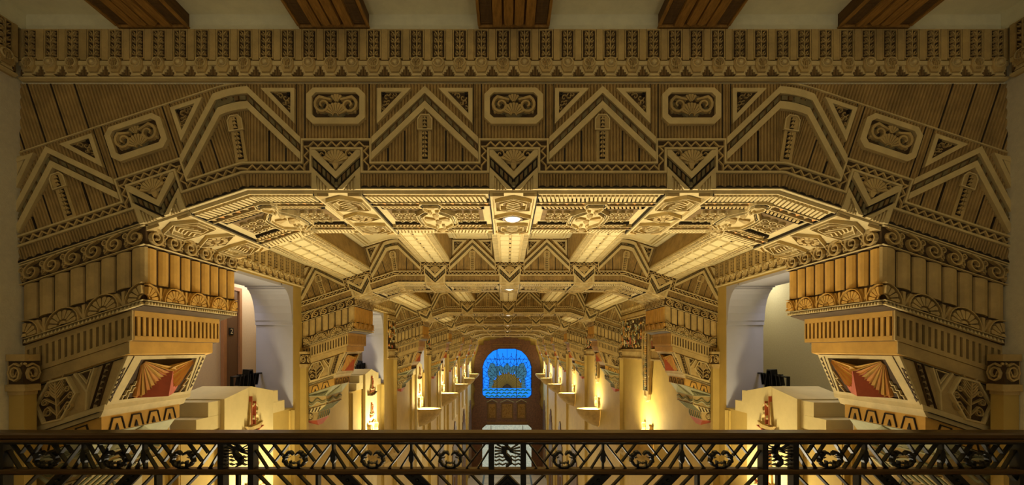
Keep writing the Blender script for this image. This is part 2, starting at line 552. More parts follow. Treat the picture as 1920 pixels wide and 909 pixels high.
        for s in (-1, 1):
            p.poly([(k + s * 45, 41), (k + s * 45, -.5), (k + s * 36, -.5), (k + s * 36, 25), (k + s * 13, -.5), (k + s * 3, -.5)], 3, 9)
            for j in range(4): p.rect(k + s * 34 - 1.4 - s * j * 5.4, k + s * 34 + 1.4 - s * j * 5.4, -.3, 21 - 6 * j, 3.5, 6.5)
            for j in range(5):
                u = 39 - 8.2 * j
                p.use('olive' if j % 2 == 0 else 'umber')
                p.poly([(k + s * (u - 3), 16 + u * .93 - 3), (k + s * (u + 3), 16 + u * .93 + 2.6), (k + s * (u + 3), u * .93 + 6), (k + s * (u - 3), u * .93 + .6)], 4, 7.5, bevel=.8)
                p.use('band')
        p.use('olive'); p.dome(k, 9, 5, 6, 4, 4, 10)
        p.use('dark'); p.poly([(k - 36, 71.5), (k + 36, 71.5), (k, 33.5)], 3.5, 4.6)
        p.use('stone')
        for s in (-1, 1):
            p.spiral(k + s * 25, 64, 7.4, 1.2, pi / 2, s, 3.2, 4.5, 9.5, n=14)
            p.spiral(k + s * 20, 55, 4, 1, pi / 2, -s, 2.2, 4.5, 8.5, n=10)
        p.dome(k, 57, 17, 14, 4.5, 7, 18)
        p.fan(k, 47, 5, 24, pi * .1, pi * .9, 9, 5, 12, gap=.1)
        p.poly([(k - 7, 48), (k - 4, 37), (k, 34.5), (k + 4, 37), (k + 7, 48)], 4.5, 10.5, bevel=1.5)
        p.use('dark')
        for s in (-1, 1): p.dome(k + s * 10.5, 43.5, 5.4, 4, 4.6, 4.4, 12, 2)
        part('keystone', p, root, edit=E)
    # carved underside
    for i in range(len(KS) + 1):
        ks = [-990] + list(KS) + [990]
        if i in (0, 6): continue
        c0, c1 = ks[i] + 46, ks[i + 1] - 46
        cm = (c0 + c1) / 2
        p = MB(PSOFF, 'band')
        p.rect(c0, c1, 1, AD - 1, 0, 1.0)
        p.ribbon([(c0, 3), (c1, 3)], 5, 0, 4); p.ribbon([(c0, AD - 3), (c1, AD - 3)], 5, 0, 4)
        def cable(t0, t1, a0, a1, s=1):
            n = int((a1 - a0) / 8)
            for j in range(n):
                a = a0 + (a1 - a0) * j / n
                sh = 5 * s
                p.poly([(a + 1, t0), (a + 6.2, t0), (a + 6.2 + sh, t1), (a + 1 + sh, t1)], 1, 5.5, bevel=.5)
        for m in (0, 1):
            T = (lambda t: t) if m == 0 else (lambda t: AD - t)
            for (t0, t1, ins) in ((9, 38, 0), (66, 80, 14)):
                lo, hi = sorted((T(t0), T(t1)))
                p.use('stone' if ins else 'band'); cable(lo, hi, c0 + ins, c1 - 8 - ins, 1 if m == 0 else -1)
                p.use('dark')
                n = int((c1 - c0 - 2 * ins) / 9)
                e = T(t1 + 2)
                for j in range(n):
                    a = c0 + ins + (j + .5) * (c1 - c0 - 2 * ins) / n
                    p.dome(a, e, 4.4, 2.6, 1, 5, 7, 1)
            lo, hi = sorted((T(44), T(60)))
            p.use('band'); p.ribbon([(c0, T(43)), (c1, T(43))], 3, 1, 6); p.ribbon([(c0, T(61)), (c1, T(61))], 3, 1, 6)
            p.use('dark'); p.rect(c0, c1, lo + 1, hi - 1, 1, 1.8)
            n = int((c1 - c0) / 17)
            for j in range(n):
                a = c0 + (j + .5) * (c1 - c0) / n
                p.use('orange' if j % 2 else 'stone')
                p.poly([(a - 7, lo + 2), (a + 6, lo + 2), (a + 3, hi - 2)], 1.5, 4.5, bevel=.8)
            p.use('dark'); p.ribbon([(c0 + 14, T(66)), (c0 + 14, T(84)), (c1 - 14, T(84)), (c1 - 14, T(66))], 1.6, 1, 5)
        # scroll field
        p.use('umber'); p.rect(c0 + 18, c1 - 18, 94, AD - 94, 1, 1.8)
        p.use('band')
        for s in (-1, 1):
            for j in range(4):
                a = cm + s * (34 + 17.5 * j)
                if abs(a - cm) > 97: continue
                for t, d in ((112, 1), (136, -1), (160, 1)):
                    p.spiral(a, t, 8.5, 1.25, pi / 2 * d, d * s, 3.2, 1.5, 6, n=12)
        part('carved_underside', p, root, edit=E)
        # medallion of ovals with a doubled outline
        q = MB(PSOFF, 'band')
        out = []
        def lobe(w, t, r):
            return [(w, t)]
        prof = [(17, 40), (21, 52), (17, 66), (12, 76), (14, 84), (22, 92), (30, 104), (38, 112), (40, 128)]
        right = prof + [(a, AD - t + 16) for a, t in prof[::-1]]
        right = [(a, min(t, AD - 36)) for a, t in right]
        loop = [(cm + a, t) for a, t in right] + [(cm - a, t) for a, t in right[::-1]]
        q.poly(loop, 1, 7, bevel=1)
        q.use('dark'); q.ribbon([(cm + (x - cm) * .9, 136 + (y - 136) * .95) for x, y in loop], 1.4, 6, 8.2, closed=True)
        q.use('band'); q.ribbon([(cm + (x - cm) * .8, 136 + (y - 136) * .9) for x, y in loop], 2.4, 6, 11, closed=True)
        q.ribbon([(cm + (x - cm) * 1.06, 136 + (y - 136) * 1.03) for x, y in loop], 2.4, 1, 9, closed=True)
        q.use('stone')
        for t, ra, rb in ((56, 11, 9), (AD - 54, 11, 9), (112, 7, 12), (154, 7, 12)):
            q.dome(cm, t, ra, rb, 6, 6, 14)
        q.use('stone')
        for s in (-1, 1): q.fan(cm, 134, 4, 26, (0 if s > 0 else pi) - .45, (0 if s > 0 else pi) + .45, 4, 6, 10)
        q.use('band')
        for s in (-1, 1):
            for t in (82, 92, 178, 188): q.dome(cm + s * 7, t, 4, 4, 6, 6, 8, 2)
        part('underside_medallion', q, root, edit=E)
    for k in KS:
        p = MB(PSOFF, 'band')
        p.rect(k - 45, k + 45, 0, AD, 0, 3)
        for s in (-1, 1):
            p.ribbon([(k + s * 42, 1), (k + s * 42, AD - 1)], 6, 2, 7)
            p.use('dark'); p.rect(k + s * 46.4 - .8, k + s * 46.4 + .8, 2, AD - 2, 1, 5.6); p.use('band')
        for (ts, te, fl) in ((8, 106, 1), (166, 264, -1)):
            tA, tB = (ts, te)
            hexa = lambda w, e: [(k - w, tA + 24 - e), (k, tA + (4 if fl > 0 else 20) - e * .5 + (0 if fl > 0 else 0)), (k + w, tA + 24 - e), (k + w, tB - 24 + e), (k, tB - (20 if fl > 0 else 4) + e * .5), (k - w, tB - 24 + e)]
            H1, H2, H3 = hexa(35, 0), hexa(26, -9), hexa(20, -14)
            p.use('umber'); p.ring(H1, H2, 2.5, 3.8)
            p.use('band'); p.ribbon(H1, 2.4, 3, 8, closed=True); p.ribbon(H2, 2.4, 3, 8, closed=True)
            # little blocks between the outlines
            for a, b2 in zip(range(6), (1, 2, 3, 4, 5, 0)):
                P0 = ((H1[a][0] + H2[a][0]) / 2, (H1[a][1] + H2[a][1]) / 2); P1 = ((H1[b2][0] + H2[b2][0]) / 2, (H1[b2][1] + H2[b2][1]) / 2)
                L = hypot(P1[0] - P0[0], P1[1] - P0[1]); n = max(2, int(L / 6))
                for j in range(n):
                    t = (j + .5) / n
                    p.dome(P0[0] + (P1[0] - P0[0]) * t, P0[1] + (P1[1] - P0[1]) * t, 2.2, 2.2, 3.5, 3.5, 6, 1)
            p.use('umber'); p.poly(H3, 2.5, 3.8); p.use('band')
            for j in range(5):
                y = (tA + tB) / 2 - 22 + 10 * j
                w = 15 - abs(j - 2) * 1.5
                p.ribbon([(k - w, y + 4 * fl), (k, y - 5 * fl), (k + w, y + 4 * fl)], 4.2, 3, 8)
        p.use('umber'); p.poly([(k - 40, 136), (k, 108), (k + 40, 136), (k, 164)], 2.5, 4)
        p.use('band')
        p.ribbon([(k - 40, 136), (k, 107), (k + 40, 136), (k, 165)], 3, 3, 8, closed=True)
        p.use('stone')
        p.fan(k, 136, 12, 21, 0, 2 * pi, 12, 4, 8)
        p.dome(k, 136, 8, 8, 4, 6, 12)
        for s in (-1, 1):
            for q2 in (-1, 1): p.poly([(k + s * 40, (2 if q2 < 0 else AD - 2)), (k + s * 18, (2 if q2 < 0 else AD - 2)), (k + s * 40, (20 if q2 < 0 else AD - 20))], 3, 6.5)
        part('underside_keystone', p, root, edit=E)
    return root

ORD = ['first', 'second', 'third', 'fourth', 'fifth', 'sixth', 'seventh']
AY = [800 * d for d in (1, 2.37, 4.3, 6.23, 8.16, 10.09, 12.02)]
END_Y = 13.96 * 800
arch = build_arch()
arches = []
for i, y in enumerate(AY):
    o = arch if i == 0 else copy_tree(arch)
    o.location = W(0, y, 0)
    o['label'] = ('nearest carved plaster ceiling arch, dim front face below the cornice frieze' if i == 0 else
                  '%s carved plaster ceiling arch counted from the balcony, spanning the hall' % ORD[i] if i < 6 else
                  'farthest carved plaster ceiling arch, closest to the blue window')
    o['group'] = 'carved ceiling arches'
    arches.append(o)

# ------------------------------------------------------------------ corbels under the arches
def build_corbel(sg):
    root = thing('wall_corbel', '', 'corbel', 0, 800, 0)
    def PF(y0=0.0):
        return lambda a, b, h: (sg * a, y0 - h, b - .33 * (a - 690))
    def PR(xin):
        return lambda a, b, h: (sg * (xin - h), a, b - .33 * (xin - 690))
    def PL(x0, b0, x1, b1):          # leaning return face
        def f(a, b, h):
            t = (b0 - b) / (b0 - b1); x = x0 + (x1 - x0) * t
            return (sg * (x - h), a, b - .33 * (x - 690))
        return f
    def body(mb, mt, xa, b1, xb, b0, y0, y1):
        """block whose hall side runs from (xa, b1) at the top to (xb, b0) at the bottom"""
        mb.use(mt)
        Z = lambda x, b: b - .33 * (x - 690)
        pts = [(xa, Z(xa, b1)), (WX, Z(WX, b1)), (WX, Z(WX, b0)), (xb, Z(xb, b0))]
        vs = [(sg * x, y0, z) for x, z in pts] + [(sg * x, y1, z) for x, z in pts]
        mb.add(vs, [[0, 1, 2, 3], [7, 6, 5, 4], [0, 4, 5, 1], [1, 5, 6, 2], [2, 6, 7, 3], [3, 7, 4, 0]], raw=True)
    def both(mb, xin, y0):
        pass
    # scroll frieze
    m = MB(PF(), 'ground'); body(m, 'ground', 690, 235, 690, 195, 0, 268)
    def scrolls(P, a0, a1, n, b0, b1):
        m.P = P
        for j in range(n):
            w = (a1 - a0) / n; a = a0 + (j + .5) * w
            m.use('stone')
            m.spiral(a - w * .08, (b0 + b1) / 2 - 1, w * .33, 1.6, pi * .4, -1, w * .12, 0, 7, n=22, tail=(a - w * .3, b1 - 3))
            m.spiral(a + w * .36, (b0 + b1) / 2 + 8, w * .12, 1, -pi / 2, 1, w * .08, 0, 6, n=10, tail=(a + w * .36, b0 + 5))
            m.spiral(a + w * .3, b0 + 11, w * .1, 1, pi / 2, -1, w * .07, 0, 6, n=8)
        m.use('band'); m.ribbon([(a0, b1 - 1.6), (a1, b1 - 1.6)], 3, 0, 5); m.ribbon([(a0, b0 + 1), (a1, b0 + 1)], 2, 0, 5)
    scrolls(PF(), 690, WX, 6, 196, 234); scrolls(PR(690), 0, 268, 6, 196, 234)
    part('scroll_frieze', m, root)
    # fluted drum
    m = MB(PF(), 'ground'); body(m, 'dark', 694, 195, 694, 125, 4, 264)
    m.use('stone')
    n = 8
    for j in range(n):
        w = (WX - 690) / n
        m.P = PF(6); m.half(690 + j * w + .9, 690 + (j + 1) * w - .9, 127, 194, 0, 10)
    m.use('ochre')  # hall-side flutes: warm light put into the colour, fronts stay stone
    for j in range(9):
        w = 266 / 9
        m.P = PR(697); m.half(1 + j * w + .9, 1 + (j + 1) * w - .9, 127, 194, 0, 9)
    part('fluted_band', m, root)
    # shells
    m = MB(PF(), 'ground'); body(m, 'ground', 692, 125, 696, 84, 1, 266)
    def shells(P, a0, a1, n, mt):
        m.P = P
        for j in range(n + 1):
            a = a0 + (a1 - a0) * j / n
            lo, hi = (-pi * .02, pi * 1.02)
            if j == 0: hi = pi * .5
            if j == n: lo = pi * .5
            m.use(mt)
            r = (a1 - a0) / n * .42
            m.fan(a, 96, r * .3, r * .82, lo, hi, 8 if 0 < j < n else 4, 0, 8, gap=.16)
            m.dome(a, 96, r * .3, r * .3, 0, 10, 10, 2, arc=(max(lo, 0), min(hi, pi)))
            k = 12
            m.ribbon([(a + r * .98 * cos(lo + (hi - lo) * q / k), 96 + r * .98 * sin(lo + (hi - lo) * q / k)) for q in range(k + 1)], 2.4, 0, 9)
            if j < n:
                am = a0 + (a1 - a0) * (j + .5) / n
                for s in (-.5, 0, .5): m.poly([(am - 1.5, 95), (am + 1.5, 95), (am + s * r * .9 + 3, 121), (am + s * r * .9 - 3, 121)], 0, 5)
        m.use('band'); m.ribbon([(a0, 93.5), (a1, 93.5)], 2, 0, 7)
        q = int((a1 - a0) / 7)
        for j in range(q):
            a = a0 + (j + .5) * (a1 - a0) / q
            m.poly([(a - 3, 85), (a + 3, 85), (a, 91)], 0, 7)
    shells(PF(1), 692, WX - 8, 3, 'stone'); shells(PR(693), 0, 266, 4, 'ochre')  # ochre on the hall side paints in its warmer light
    part('shell_frieze', m, root)
    # slotted band
    m = MB(PF(), 'band'); body(m, 'ground', 723, 85, 723, 28, 11, 247)
    def slots(P, a0, a1, n, mt):
        m.P = P; m.use(mt)
        m.rect(a0, a1, 74, 85, -3, 3); m.rect(a0, a1, 28, 37, -3, 3)
        w = (a1 - a0) / n
        for j in range(n + 1):
            a = a0 + j * w
            m.rect(max(a0, a - w * .27), min(a1, a + w * .27), 36, 75, -3, 3)
    slots(PF(8), 720, WX, 17, 'stone'); slots(PR(723), 8, 250, 19, 'ochre')  # same stone on both; the hall side's ochre carries warm light
    part('slotted_band', m, root)
    m = MB(PF(), 'stone'); body(m, 'ochre', 727, 28, 727, 4, 9, 236)  # ochre paints the warmly lit hall side, stone covers the front
    m.P = PF(9); m.use('stone'); m.rect(727, WX, 5, 27, 0, 2)
    part('plain_band', m, root)
    # sunburst stage
    m = MB(PF(), 'stone'); body(m, 'stone', 738, 4, 778, -77, 12, 225)
    m.P = PF(12)
    m.use('dark'); m.ribbon([(WX - 6, 1), (742, 1)], 1.4, 0, 3)
    m.use('ground'); m.poly([(866 - 36, -38), (866 - 20, -3), (866 + 12, -1), (866 + 36, -36), (866 + 22, -72), (866 - 10, -75)], 0, 1.5)
    m.use('band'); m.ribbon([(866 - 38, -38), (866 - 21, -2), (866 + 13, 0), (866 + 38, -36), (866 + 23, -74), (866 - 11, -77)], 5, 0, 7, closed=True)
    m.use('stone')
    m.ribbon([(862, -74), (864, -40), (866, -4)], 3.4, 1, 7)
    for j in range(5):
        for s in (-1, 1): m.ribbon([(864, -30 + 6 * j - 6), (864 + s * 8, -24 + 6 * j - 4), (864 + s * 14, -14 + 6 * j - 4)], 3.2, 1, 6)
    for (x, y, r, s) in ((-18, -58, 8.5, 1), (18, -56, 8.5, -1), (-24, -38, 5.6, 1), (24, -36, 5.6, -1), (-18, -24, 4.4, 1), (19, -22, 4.4, -1)):
        m.spiral(862 + x, y, r, 1.3, pi / 2, s, 2.8, 1, 6.5, n=14, tail=(863, y - 12))
    m.use('band')
    m.ribbon([(WX - 2, -4), (WX - 12, -36), (WX - 1, -76)], 4, 0, 6)
    m.ribbon([(830, 0), (806, -42), (792, -1)], 4.5, 0, 7); m.ribbon([(806, -42), (808, -75)], 4.5, 0, 7)
    m.ribbon([(822, -2), (807, -26), (798, -2)], 2.4, 0, 6, closed=True)
    m.use('ground'); m.poly([(819, -4), (808, -21), (800, -4)], 0, 2)
    m.use('ground')
    for x in (776, 762): m.ribbon([(x, 1), (x + 26, -76)], 1.6, 0, 4.5)
    for j in range(7):
        y = -4 - 10 * j; x = 770 + (-y) * .335
        m.poly([(x - 4, y), (x - 4, y - 9), (x + 4, y - 4.5)], 0, 5)
    # sunburst on the hall side
    L = PL(738, 4, 778, -77)
    m.P = L
    m.use('band'); m.ring([(12, 3.5), (225, 3.5), (225, -76.5), (12, -76.5)], [(46, -3), (198, -3), (206, -71), (34, -71)], 0, 4)
    m.use('ground'); m.poly([(46, -3), (198, -3), (206, -71), (34, -71)], 0, .8)
    m.use('ground')
    for s, e in (((26, 3), (14, -70)), ((206, 0), (212, -70))): m.ribbon([s, e], 2, 2, 5.2)
    for j in range(7):
        m.poly([(216, -2 - 9 * j), (222, -6 - 9 * j), (216, -10 - 9 * j)], 3, 5.4); m.poly([(17, -16 - 8 * j), (11, -20 - 8 * j), (16, -24 - 8 * j)], 3, 5.4)
    # stepped zigzags in the lower corners
    m.use('band')
    m.ribbon([(56, -40), (56, -48), (50, -48), (50, -56), (44, -56), (44, -64), (40, -64), (40, -71)], 2.4, 1, 5)
    m.ribbon([(64, -36), (64, -52), (57, -52), (57, -60), (51, -60), (51, -71)], 2.4, 1, 5)
    m.ribbon([(198, -30), (192, -44), (199, -44), (190, -58), (197, -58), (188, -71)], 2.4, 1, 5)
    # the pointed prow and rays
    keel = 118
    m.use('red')
    top = (keel, -20, 20); bot = (keel - 12, -71, 44)
    m.add([top, bot, (66, -34, 1), (70, -71, 1), (184, -34, 1), (176, -71, 1)], [[0, 1, 3, 2], [0, 4, 5, 1], [0, 2, 4]])
    m.use('orange')
    for s, cx, far in ((-1, 50, 108), (1, 196, 128)):
        n = 8
        for j in range(n):
            t = (j + .5) / n
            an = -.18 - t * 1.18 if s < 0 else -pi + .14 + t * .92
            r1 = 78 - 24 * abs(t - .35) if s < 0 else 84 - 30 * t
            w = .052
            hh = 6 + 16 * (1 - t) if s < 0 else 8 + 14 * (1 - t)
            p0 = (cx + 8 * cos(an), -5 + 8 * sin(an)); q0 = (cx + r1 * cos(an - w), max(-70, -5 + r1 * sin(an - w))); q1 = (cx + r1 * cos(an + w), max(-70, -5 + r1 * sin(an + w)))
            qt = (cx + (r1 + 8) * cos(an), max(-71, -5 + (r1 + 8) * sin(an)))
            m.use('orange' if j % 2 else 'ochre')
            m.add([(p0[0], p0[1], 2), (q0[0], q0[1], 1), (qt[0], qt[1], hh), (q1[0], q1[1], 1), (q0[0], q0[1], hh + 3), (q1[0], q1[1], hh + 3), (p0[0], p0[1] + .6, 5)],
                  [[0, 1, 4, 6], [6, 4, 2], [6, 2, 5], [6, 5, 3, 0], [4, 1, 2], [5, 2, 3]])
    part('sunburst_panel', m, root)
    m = MB(PF(), 'band'); body(m, 'band', 775, -76, 777, -86, 9, 229); body(m, 'band', 780, -86, 786, -97, 12, 222)
    m.P = PF(9); m.use('dark'); m.ribbon([(786, -87), (WX, -87)], 1.3, -1, 3); m.ribbon([(787, -97), (WX, -97)], 1.4, -1, 3)
    part('moulding', m, root)
    # trapezoid band
    m = MB(PF(), 'ochre'); body(m, 'ochre', 786, -97, 786, -128, 14, 208)
    def traps(P, a0, n, st):
        m.P = P
        for j in range(n):
            a = a0 + st * j
            m.use('dark'); m.ribbon([(a - 17, -127.5), (a - 10, -103), (a + 10, -103), (a + 17, -127.5)], 2.6, 0, 2.4)
            m.poly([(a - 4, -127.5), (a + 4, -127.5), (a, -114)], 0, 2)
    traps(PF(14), 824, 3, 46); traps(PR(786), 46, 4, 44)
    part('trapezoid_band', m, root)
    # lower tiers: explicit outlines (inner top, wall top, wall bottom, inner bottom)
    def quad(mb, mt, xt, zt, wt, wb, xb, zb, y0, y1):
        mb.use(mt)
        pts = [(xt, zt), (WX, wt), (WX, wb), (xb, zb)]
        mb.add([(sg * x, y, z) for y in (y0, y1) for x, z in pts], [[0, 1, 2, 3], [7, 6, 5, 4], [0, 4, 5, 1], [1, 5, 6, 2], [2, 6, 7, 3], [3, 7, 4, 0]], raw=True)
        def front(a, b, h):              # b from 0 (top) to 1 (bottom)
            x0 = xt + (xb - xt) * b; t = max(0, (a - x0) / (WX - x0))
            top = zt + (wt - zt) * t; bot = zb + (wb - zb) * t
            return (sg * a, y0 - h, top + (bot - top) * b)
        def ret(a, b, h):
            return (sg * (xt + (xb - xt) * b - h), a, zt + (zb - zt) * b)
        return front, ret
    m = MB(PF(), 'green')
    F, R = quad(m, 'green', 790, -162, -207, -209, 822, -206, 16, 200)
    m.P = F; m.use('teal')
    for j in range(6):
        t = j / 6; m.poly([(812, .45), (826 + 80 * t, .86), (826 + 80 * t + 7, .9)], 0, 2.5)
    m.P = R; m.use('green')
    for j in range(11):
        t = j / 11
        m.add([(112, .02, 2), (20 + 176 * t, .98, 1), (20 + 176 * (t + .045), .98, 6), (20 + 176 * (t + .09), .98, 1)], [[0, 1, 2], [0, 2, 3]])
    part('fan_stage', m, root)
    m = MB(PF(), 'green')
    F, R = quad(m, 'stone', 822, -206, -207, -276, 822, -246, 16, 192)
    for P, a0, a1 in ((F, 824, WX), (R, 18, 190)):
        m.P = P; n = 24
        for q_, am, mt in ((.42, .16, 'teal'), (.66, .12, 'green')):
            m.use(mt)
            m.ribbon([(a0 + (a1 - a0) * i / n, q_ + am * sin(i * 2 * pi / 12)) for i in range(n + 1)], 5 if False else .12, 0, 4, c=.02)
        m.use('green'); m.rect(a0, a1, 0, .07, 0, 4)
        m.use('ground'); m.rect(a0, a1, .95, .98, 0, 3)
    part('wave_band', m, root)
    m = MB(PF(), 'cream')
    F, R = quad(m, 'cream', 822, -246, -276, -282, 860, -282, 18, 184)
    m.P = F; m.use('ground')
    for j in range(4): m.poly([(846 + 15 * j, .15), (851 + 15 * j, .15), (862 + 13 * j, .92), (857 + 13 * j, .92)], 0, 2.5)
    m.P = R; m.use('teal')
    for j in range(8): m.poly([(24 + 20 * j, .03), (32 + 20 * j, .03), (26 + 20 * j, .97), (18 + 20 * j, .97)], 0, 3)
    part('striped_band', m, root)
    m = MB(PF(), 'stone')
    F, R = quad(m, 'stone', 862, -282, -282, -320, 868, -318, 20, 166)
    m.P = F
    m.use('ground'); m.ribbon([(896 + 15 * cos(t), .5 + .42 * sin(t)) for t in [2 * pi * j / 16 for j in range(16)]], .06, 0, 3, closed=True, c=.01)
    m.use('band')
    for j in range(6):
        t = 2 * pi * j / 6; m.poly([(896, .5), (896 + 11 * cos(t - .3), .5 + .32 * sin(t - .3)), (896 + 11 * cos(t + .3), .5 + .32 * sin(t + .3))], 0, 4)
    m.P = R; m.use('teal')
    for j in range(6): m.poly([(30 + 22 * j, .1), (36 + 22 * j, .1), (46 + 22 * j, .5), (36 + 22 * j, .9), (30 + 22 * j, .9), (40 + 22 * j, .5)], 0, 3)
    part('rosette_band', m, root)
    m = MB(PF(), 'red')
    pts = [(sg * 868, 24, -318), (sg * WX, 24, -320), (sg * WX, 160, -320), (sg * 868, 160, -318),
           (sg * 880, 70, -348), (sg * WX, 70, -338), (sg * WX, 120, -338), (sg * 880, 120, -348)]
    m.add(pts, [[0, 1, 5, 4], [1, 2, 6, 5], [2, 3, 7, 6], [3, 0, 4, 7], [4, 5, 6, 7], [0, 3, 2, 1]], raw=True)
    part('pointed_tip', m, root, label='red pointed tip')
    return root

for sg, side in ((-1, 'left'), (1, 'right')):
    c0 = build_corbel(sg)
    for i, y in enumerate(AY):
        o = c0 if i == 0 else copy_tree(c0)
        o.location = W(0, y, 0)
        o['label'] = ('large stepped plaster corbel on the %s, red sunburst, fluted side tinted ochre as if warmly lit, nearest to the railing' % side if i == 0 else
                      '%s stepped plaster corbel from the railing along the %s wall' % (ORD[i], side) if i < 6 else
                      'last stepped plaster corbel on the %s wall beside the blue window' % side)
        o['group'] = 'stepped corbels under the arches'

# ------------------------------------------------------------------ shell of the hall
CY = [1484] + [(AY[i] + AD + AY[i + 1]) / 2 for i in range(1, 6)] + [(AY[6] + AD + END_Y) / 2]
HALF = [334] + [350] * 6
for side, sg in (('left', -1), ('right', 1)):
    m = MB(mt='grey')
    box(m, sg * WX, sg * (WX + 156), -900, 1064, ZF, 700)
    m.use('hallwall')
    def wbox(y0, y1, z0, z1, x1=WX + 156): box(m, sg * WX, sg * x1, y0, y1, z0, z1)
    y = 1064
    for i, c in enumerate(CY):
        has = (sg < 0 and i < 6) or i == 0
        end = AY[i + 1] if i + 1 < len(AY) else END_Y
        if not has:
            wbox(y, end, ZF, 700)
        else:
            a, b = c - HALF[i], c + HALF[i]
            wbox(y, a, ZF, 700); wbox(b, end, ZF, 700); wbox(a, b, ZF, -248); wbox(a, b, 268, 700)
        y = end
    struct('wall_' + side, m)
    # white shouldered reveals of the openings
    for i, c in enumerate(CY):
        if not ((sg < 0 and i < 6) or i == 0): continue
        m = MB(mt='white')
        x0, x1 = sg * (WX + 1), sg * (WX + 157)
        hw = HALF[i]
        for s in (-1, 1):
            prof = [(hw + .5, -247), (hw + .5, 268.5), (hw - 96, 268.5), (hw - 96, 262), (hw - 84, 262), (hw - 84, 254), (hw - 66, 254), (hw - 66, 248)]
            for q in range(1, 7):
                t = q / 6
                prof.append((hw - 66 + 54 * sin(t * pi / 2) ** 1.2, 248 - 118 * (1 - cos(t * pi / 2)) - 8 * t))
            prof += [(hw - 9, 122), (hw - 9, 104), (hw - 3, 104), (hw - 3, -247)]
            n = len(prof)
            vs = [(x0, c + s * p, z) for p, z in prof] + [(x1, c + s * p, z) for p, z in prof]
            m.add(vs, [[k, (k + 1) % n, n + (k + 1) % n, n + k] for k in range(n)] + [list(range(n)), list(range(2 * n - 1, n - 1, -1))], raw=True)
        box(m, x0, x1, c - hw + 90, c + hw - 90, 258, 268)
        struct('trim_%d' % (i + 1 if sg < 0 else 20 + i), m)

# hall ceiling over the beams
PC = lambda u, y, h: (u, y, 197 - h)
m = MB(PC, 'cream')
m.solid(-760, 760, 1064, END_Y, -14, 0)
for i in range(7):
    y0 = AY[i] + AD; y1 = AY[i + 1] if i < 6 else END_Y
    for k in (-660, -330, 0, 330):
        a0, a1 = k + 70, k + 260
        for (e, h) in ((12, 5), (26, 9), (40, 4)):
            P0 = [(a0 + e, y0 + e), (a1 - e, y0 + e), (a1 - e, y1 - e), (a0 + e, y1 - e)]
            m.ribbon(P0, 7, 0, h, closed=True)
struct('ceiling', m, edit=arch_edit(700, 920))
# flat slabs along the walls beside the outer beams
for side, sg in (('left', -1), ('right', 1)):
    m = MB(mt='cream')
    for i in range(7):
        y0 = AY[i] + AD; y1 = AY[i + 1] if i < 6 else END_Y
        pts = [(722, 322), (912, 376), (912, 396), (722, 342)]
        vs = [(sg * x, y, z) for y in (y0, y1) for x, z in pts]
        m.add(vs, [[0, 1, 5, 4], [1, 2, 6, 5], [2, 3, 7, 6], [3, 0, 4, 7], [0, 1, 2, 3], [4, 5, 6, 7]], raw=True)
    struct('trim_%d' % (40 if sg < 0 else 41), m)

# cornice pattern used on the balcony front and on the side walls of the hall
def frieze_base(P, a0, a1, n, z0, z1, m):
    k = (z1 - z0) / 95.0
    w = (a1 - a0) / n
    m.P = P
    m.use('stone'); m.solid(a0, a1, z0, z1, -6, 0)
    m.use('ground'); m.rect(a0, a1, z0 + 8 * k, z0 + 34 * k, 0, .6)
    m.use('umber')
    m.reeds(a0, a1, z0 + 9 * k, z0 + 32 * k, w / 7, .8, 3)
    m.use('band'); m.rect(a0, a1, z0, z0 + 6 * k, 0, 7, bevel=1.5)
    m.rect(a0, a1, z0 + 26 * k, z0 + 35 * k, 0, 6, bevel=.8)
    for j in range(n):
        am = a0 + (j + .5) * w
        m.use('band')
        m.poly([(am - w * .26 + w / 2 * (0), z0 + 6 * k), (am + w * .26, z0 + 6 * k), (am + w * .17, z0 + 9.5 * k), (am - w * .17, z0 + 9.5 * k)], 0, 8)
        # stepped hanging block behind each boss
        for t, (ww, zz) in enumerate(((.48, 20), (.40, 15), (.30, 11))):
            m.rect(am - w * ww * .9, am + w * ww * .9, z0 + zz * k, z0 + 28 * k, 0, 3.4 + t * .6)
        m.use('stone')
        m.rect(a0 + j * w - w * .17, a0 + j * w + w * .17, z0 + 36 * k, z1, 0, 5, bevel=1)
        if j == n - 1: m.rect(a1 - w * .17, a1, z0 + 36 * k, z1, 0, 5)
def scroll_panel(P, am, w, z0, k, m, lite=False):
    m.P = P
    m.use('ground'); m.rect(am - w * .32, am + w * .32, z0 + 40 * k, z0 + 95 * k, 0, 2)
    m.use('stone')
    m.ring([(am - w * .33, z0 + 40 * k), (am + w * .33, z0 + 40 * k), (am + w * .33, z0 + 94.5 * k), (am - w * .33, z0 + 94.5 * k)],
           [(am - w * .28, z0 + 42 * k), (am + w * .28, z0 + 42 * k), (am + w * .28, z0 + 92 * k), (am - w * .28, z0 + 92 * k)], 1, 4.5)
    m.ribbon([(am, z0 + 40 * k), (am, z0 + 92 * k)], w * .07, 1, 6)
    for j in range(4):
        zz = z0 + (48 + 12 * j) * k
        for s in (-1, 1):
            m.spiral(am + s * w * .145, zz, w * .085, 1.0, pi / 2, s, w * .042, 1.5, 6.5, n=6 if lite else 9, tail=(am, zz - 4 * k))
